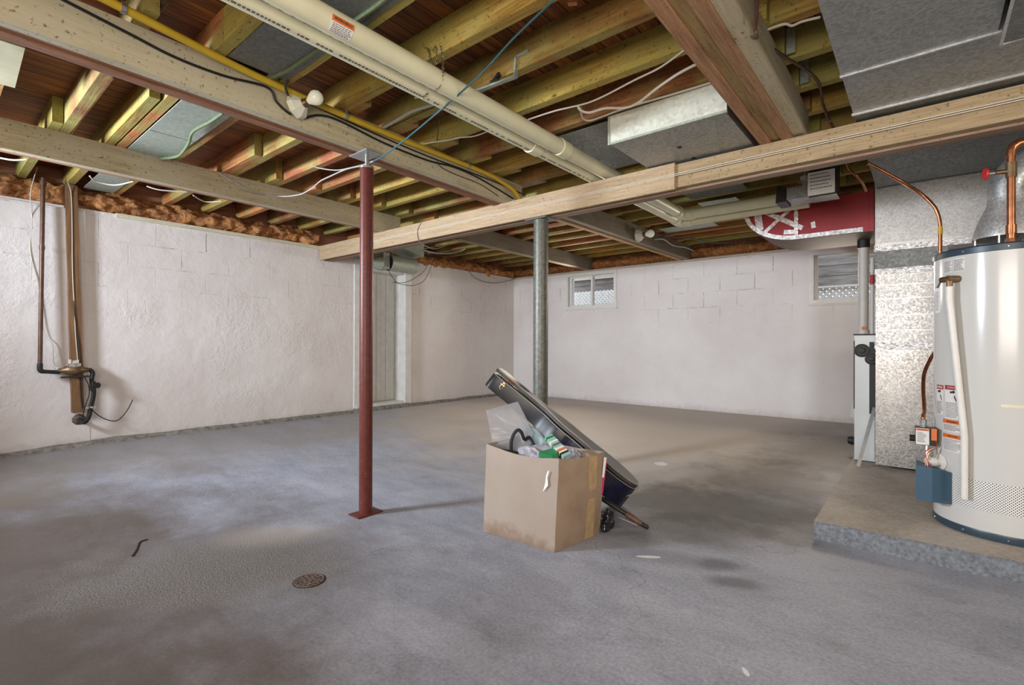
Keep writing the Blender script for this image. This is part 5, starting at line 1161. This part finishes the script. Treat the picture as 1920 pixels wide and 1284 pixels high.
bm = bmesh.new(); tube(bm, edge_path(0, 1.09, 0), .0028, 6); tube(bm, edge_path(0, 1.09, .030, .01), .003, 6); obj('edge_piping', bm, M['piping'], t)
bm = bmesh.new(); tube(bm, edge_path(0.0, .30, -.045, 0, 1.0), .03, 8)
bm.free()
bm = bmesh.new(); Q = [(x, w_) for x, w_ in outline()[:len(outline())//2] if .0 <= x <= .50]; prev = None
for x, w_ in Q:
    r = [bm.verts.new(cp(x, w_+.0016, h)) for h in (-.097, -.004)]
    if prev: bm.faces.new((prev[0], prev[1], r[1], r[0]))
    prev = r
o = obj('worn_navy_side', bm, M['navy'], t); o['label'] = 'worn navy-blue patch on the lower side'
sol = o.modifiers.new('th', 'SOLIDIFY'); sol.thickness = .001
def latch(x, m):
    bm = bmesh.new(); w_ = min(HW, key=lambda q: abs(q[0]-x))[1]
    q = cp(x, w_+.004, -.028); tube(bm, [q+u_*.010+n_c*.010, q+u_*.010-n_c*.018, q-n_c*.026, q-u_*.010-n_c*.018, q-u_*.010+n_c*.010], .0028, 6); o1 = obj('latch_loop', bm, M['nickel'], t)
    bm = bmesh.new(); bar(bm, q+n_c*.006-u_*.016, q+n_c*.006+u_*.016, .006, .014, m_); bar(bm, q+n_c*.020-u_*.008, q+n_c*.020+u_*.008, .008, .014, m_); obj('latch_plate', bm, M['gold'], t)
latch(.985, 0)
bm = bmesh.new(); q = cp(.955, .082, .020+.01); bar(bm, q-u_*.024, q+u_*.024, .028, .004, n_c+m_*.6); obj('hasp_plate', bm, simple('coppery_hasp', (.45, .16, .07), .4, .5), t, bevel=.001)
bm = bmesh.new(); Q2 = [cp(.03, .12, -.05), cp(-.012, .05, -.02), cp(-.016, -.02, .01)]; tube(bm, Q2, .004, 6, smooth=4); obj('broken_binding', bm, M['piping'], t)
# rods and black bag beside the box
tip = at(1216, 990, Z=.014); far = at(1104, 919, Y=2.47)
t = thing('walking_stick', 'dark stick with a brown grip and black tip lying out from behind the box', 'stick', tip); dd = (far-tip)
bm = bmesh.new(); tube(bm, [tip+dd*.36, far], .0135, 12); obj('metal_shaft', bm, M['blackiron'], t, smooth=True)
bm = bmesh.new(); tube(bm, [tip+dd*.11, tip+dd*.13, tip+dd*.33, tip+dd*.36], [.014, .0175, .0185, .014], 12); obj('brown_grip', bm, M['brownstick'], t, smooth=True)
bm = bmesh.new(); tube(bm, [tip, tip+dd*.02, tip+dd*.12], [.008, .012, .014], 12); obj('black_tip', bm, M['black'], t, smooth=True)
ta = at(1195, 984, Z=.006); cable('thin_rod', 'thin silvery rod on the floor beneath the brown-gripped stick', [ta, ta+(far-ta)*.5+Vector((0, .01, -.045)), ta+(far-ta)*.85+Vector((0, .02, -.09))], .006, M['steel'], 'rod', 2)
crumple('black_bin_bag', 'crumpled glossy black plastic on the floor against the right side of the box', 'bag', (-1.31, 2.39, .05), .025, .06, .06, M['blackbag'], 5, .6)
# small joist hangers
for i, (x, y) in enumerate(((1500, 155), (1512, 207))):
    yk = [2.534, 2.862][i]-.030; bm = bmesh.new(); box(bm, -.476, -.440, yk-.0035, yk-.0005, 2.312, 2.43)
    tag(obj('joist_hanger', bm, M['galv_g']), 'green-grey joist hanger, %s of two at the side of the laminated beam' % ('nearer' if i == 0 else 'farther'), 'joist hanger', 'joist hangers')
# wood blocks and copper stub on the ceiling at left
bm = bmesh.new(); q = [at(x, y, Z=2.20) for x, y in ((0, 72), (47, 86), (28, 161), (0, 157))]
bm = bmesh.new(); q0, q1 = at(47, 86, Z=2.30), at(28, 161, Z=2.30); ddx = Vector((-.02, -.5, 0)); prism(bm, [q0, q1, q1+ddx, q0+ddx], (0, 0, -.011)); tag(obj('plywood_scrap', bm, simple('pale_plywood', (.46, .42, .27), .8, 0, .1, 9, .1)), 'pale plywood scrap under the joists at the far left edge', 'plywood')
bm = bmesh.new(); tube(bm, [at(210, 142, Z=2.33), at(125, 256, Z=2.33)], .012, 12); tag(obj('bare_copper_pipe', bm, M['copper'], smooth=True), 'bare copper pipe between joists at the upper left', 'pipe')
bm = bmesh.new(); tube(bm, [at(315, 0, Z=2.36), at(270, 45, Z=2.36)], .012, 12); tag(obj('bare_copper_pipe', bm, M['oldcopper'], smooth=True), 'dark pipe between the joists above the yellow gas pipe', 'pipe')
bm = bmesh.new(); bar(bm, at(1065, 6, Z=2.30), at(1082, 4, Z=2.30), .02, .012); tag(obj('cable_clip', bm, M['copper']), 'small copper-coloured clip on a joist at the top centre', 'clip')
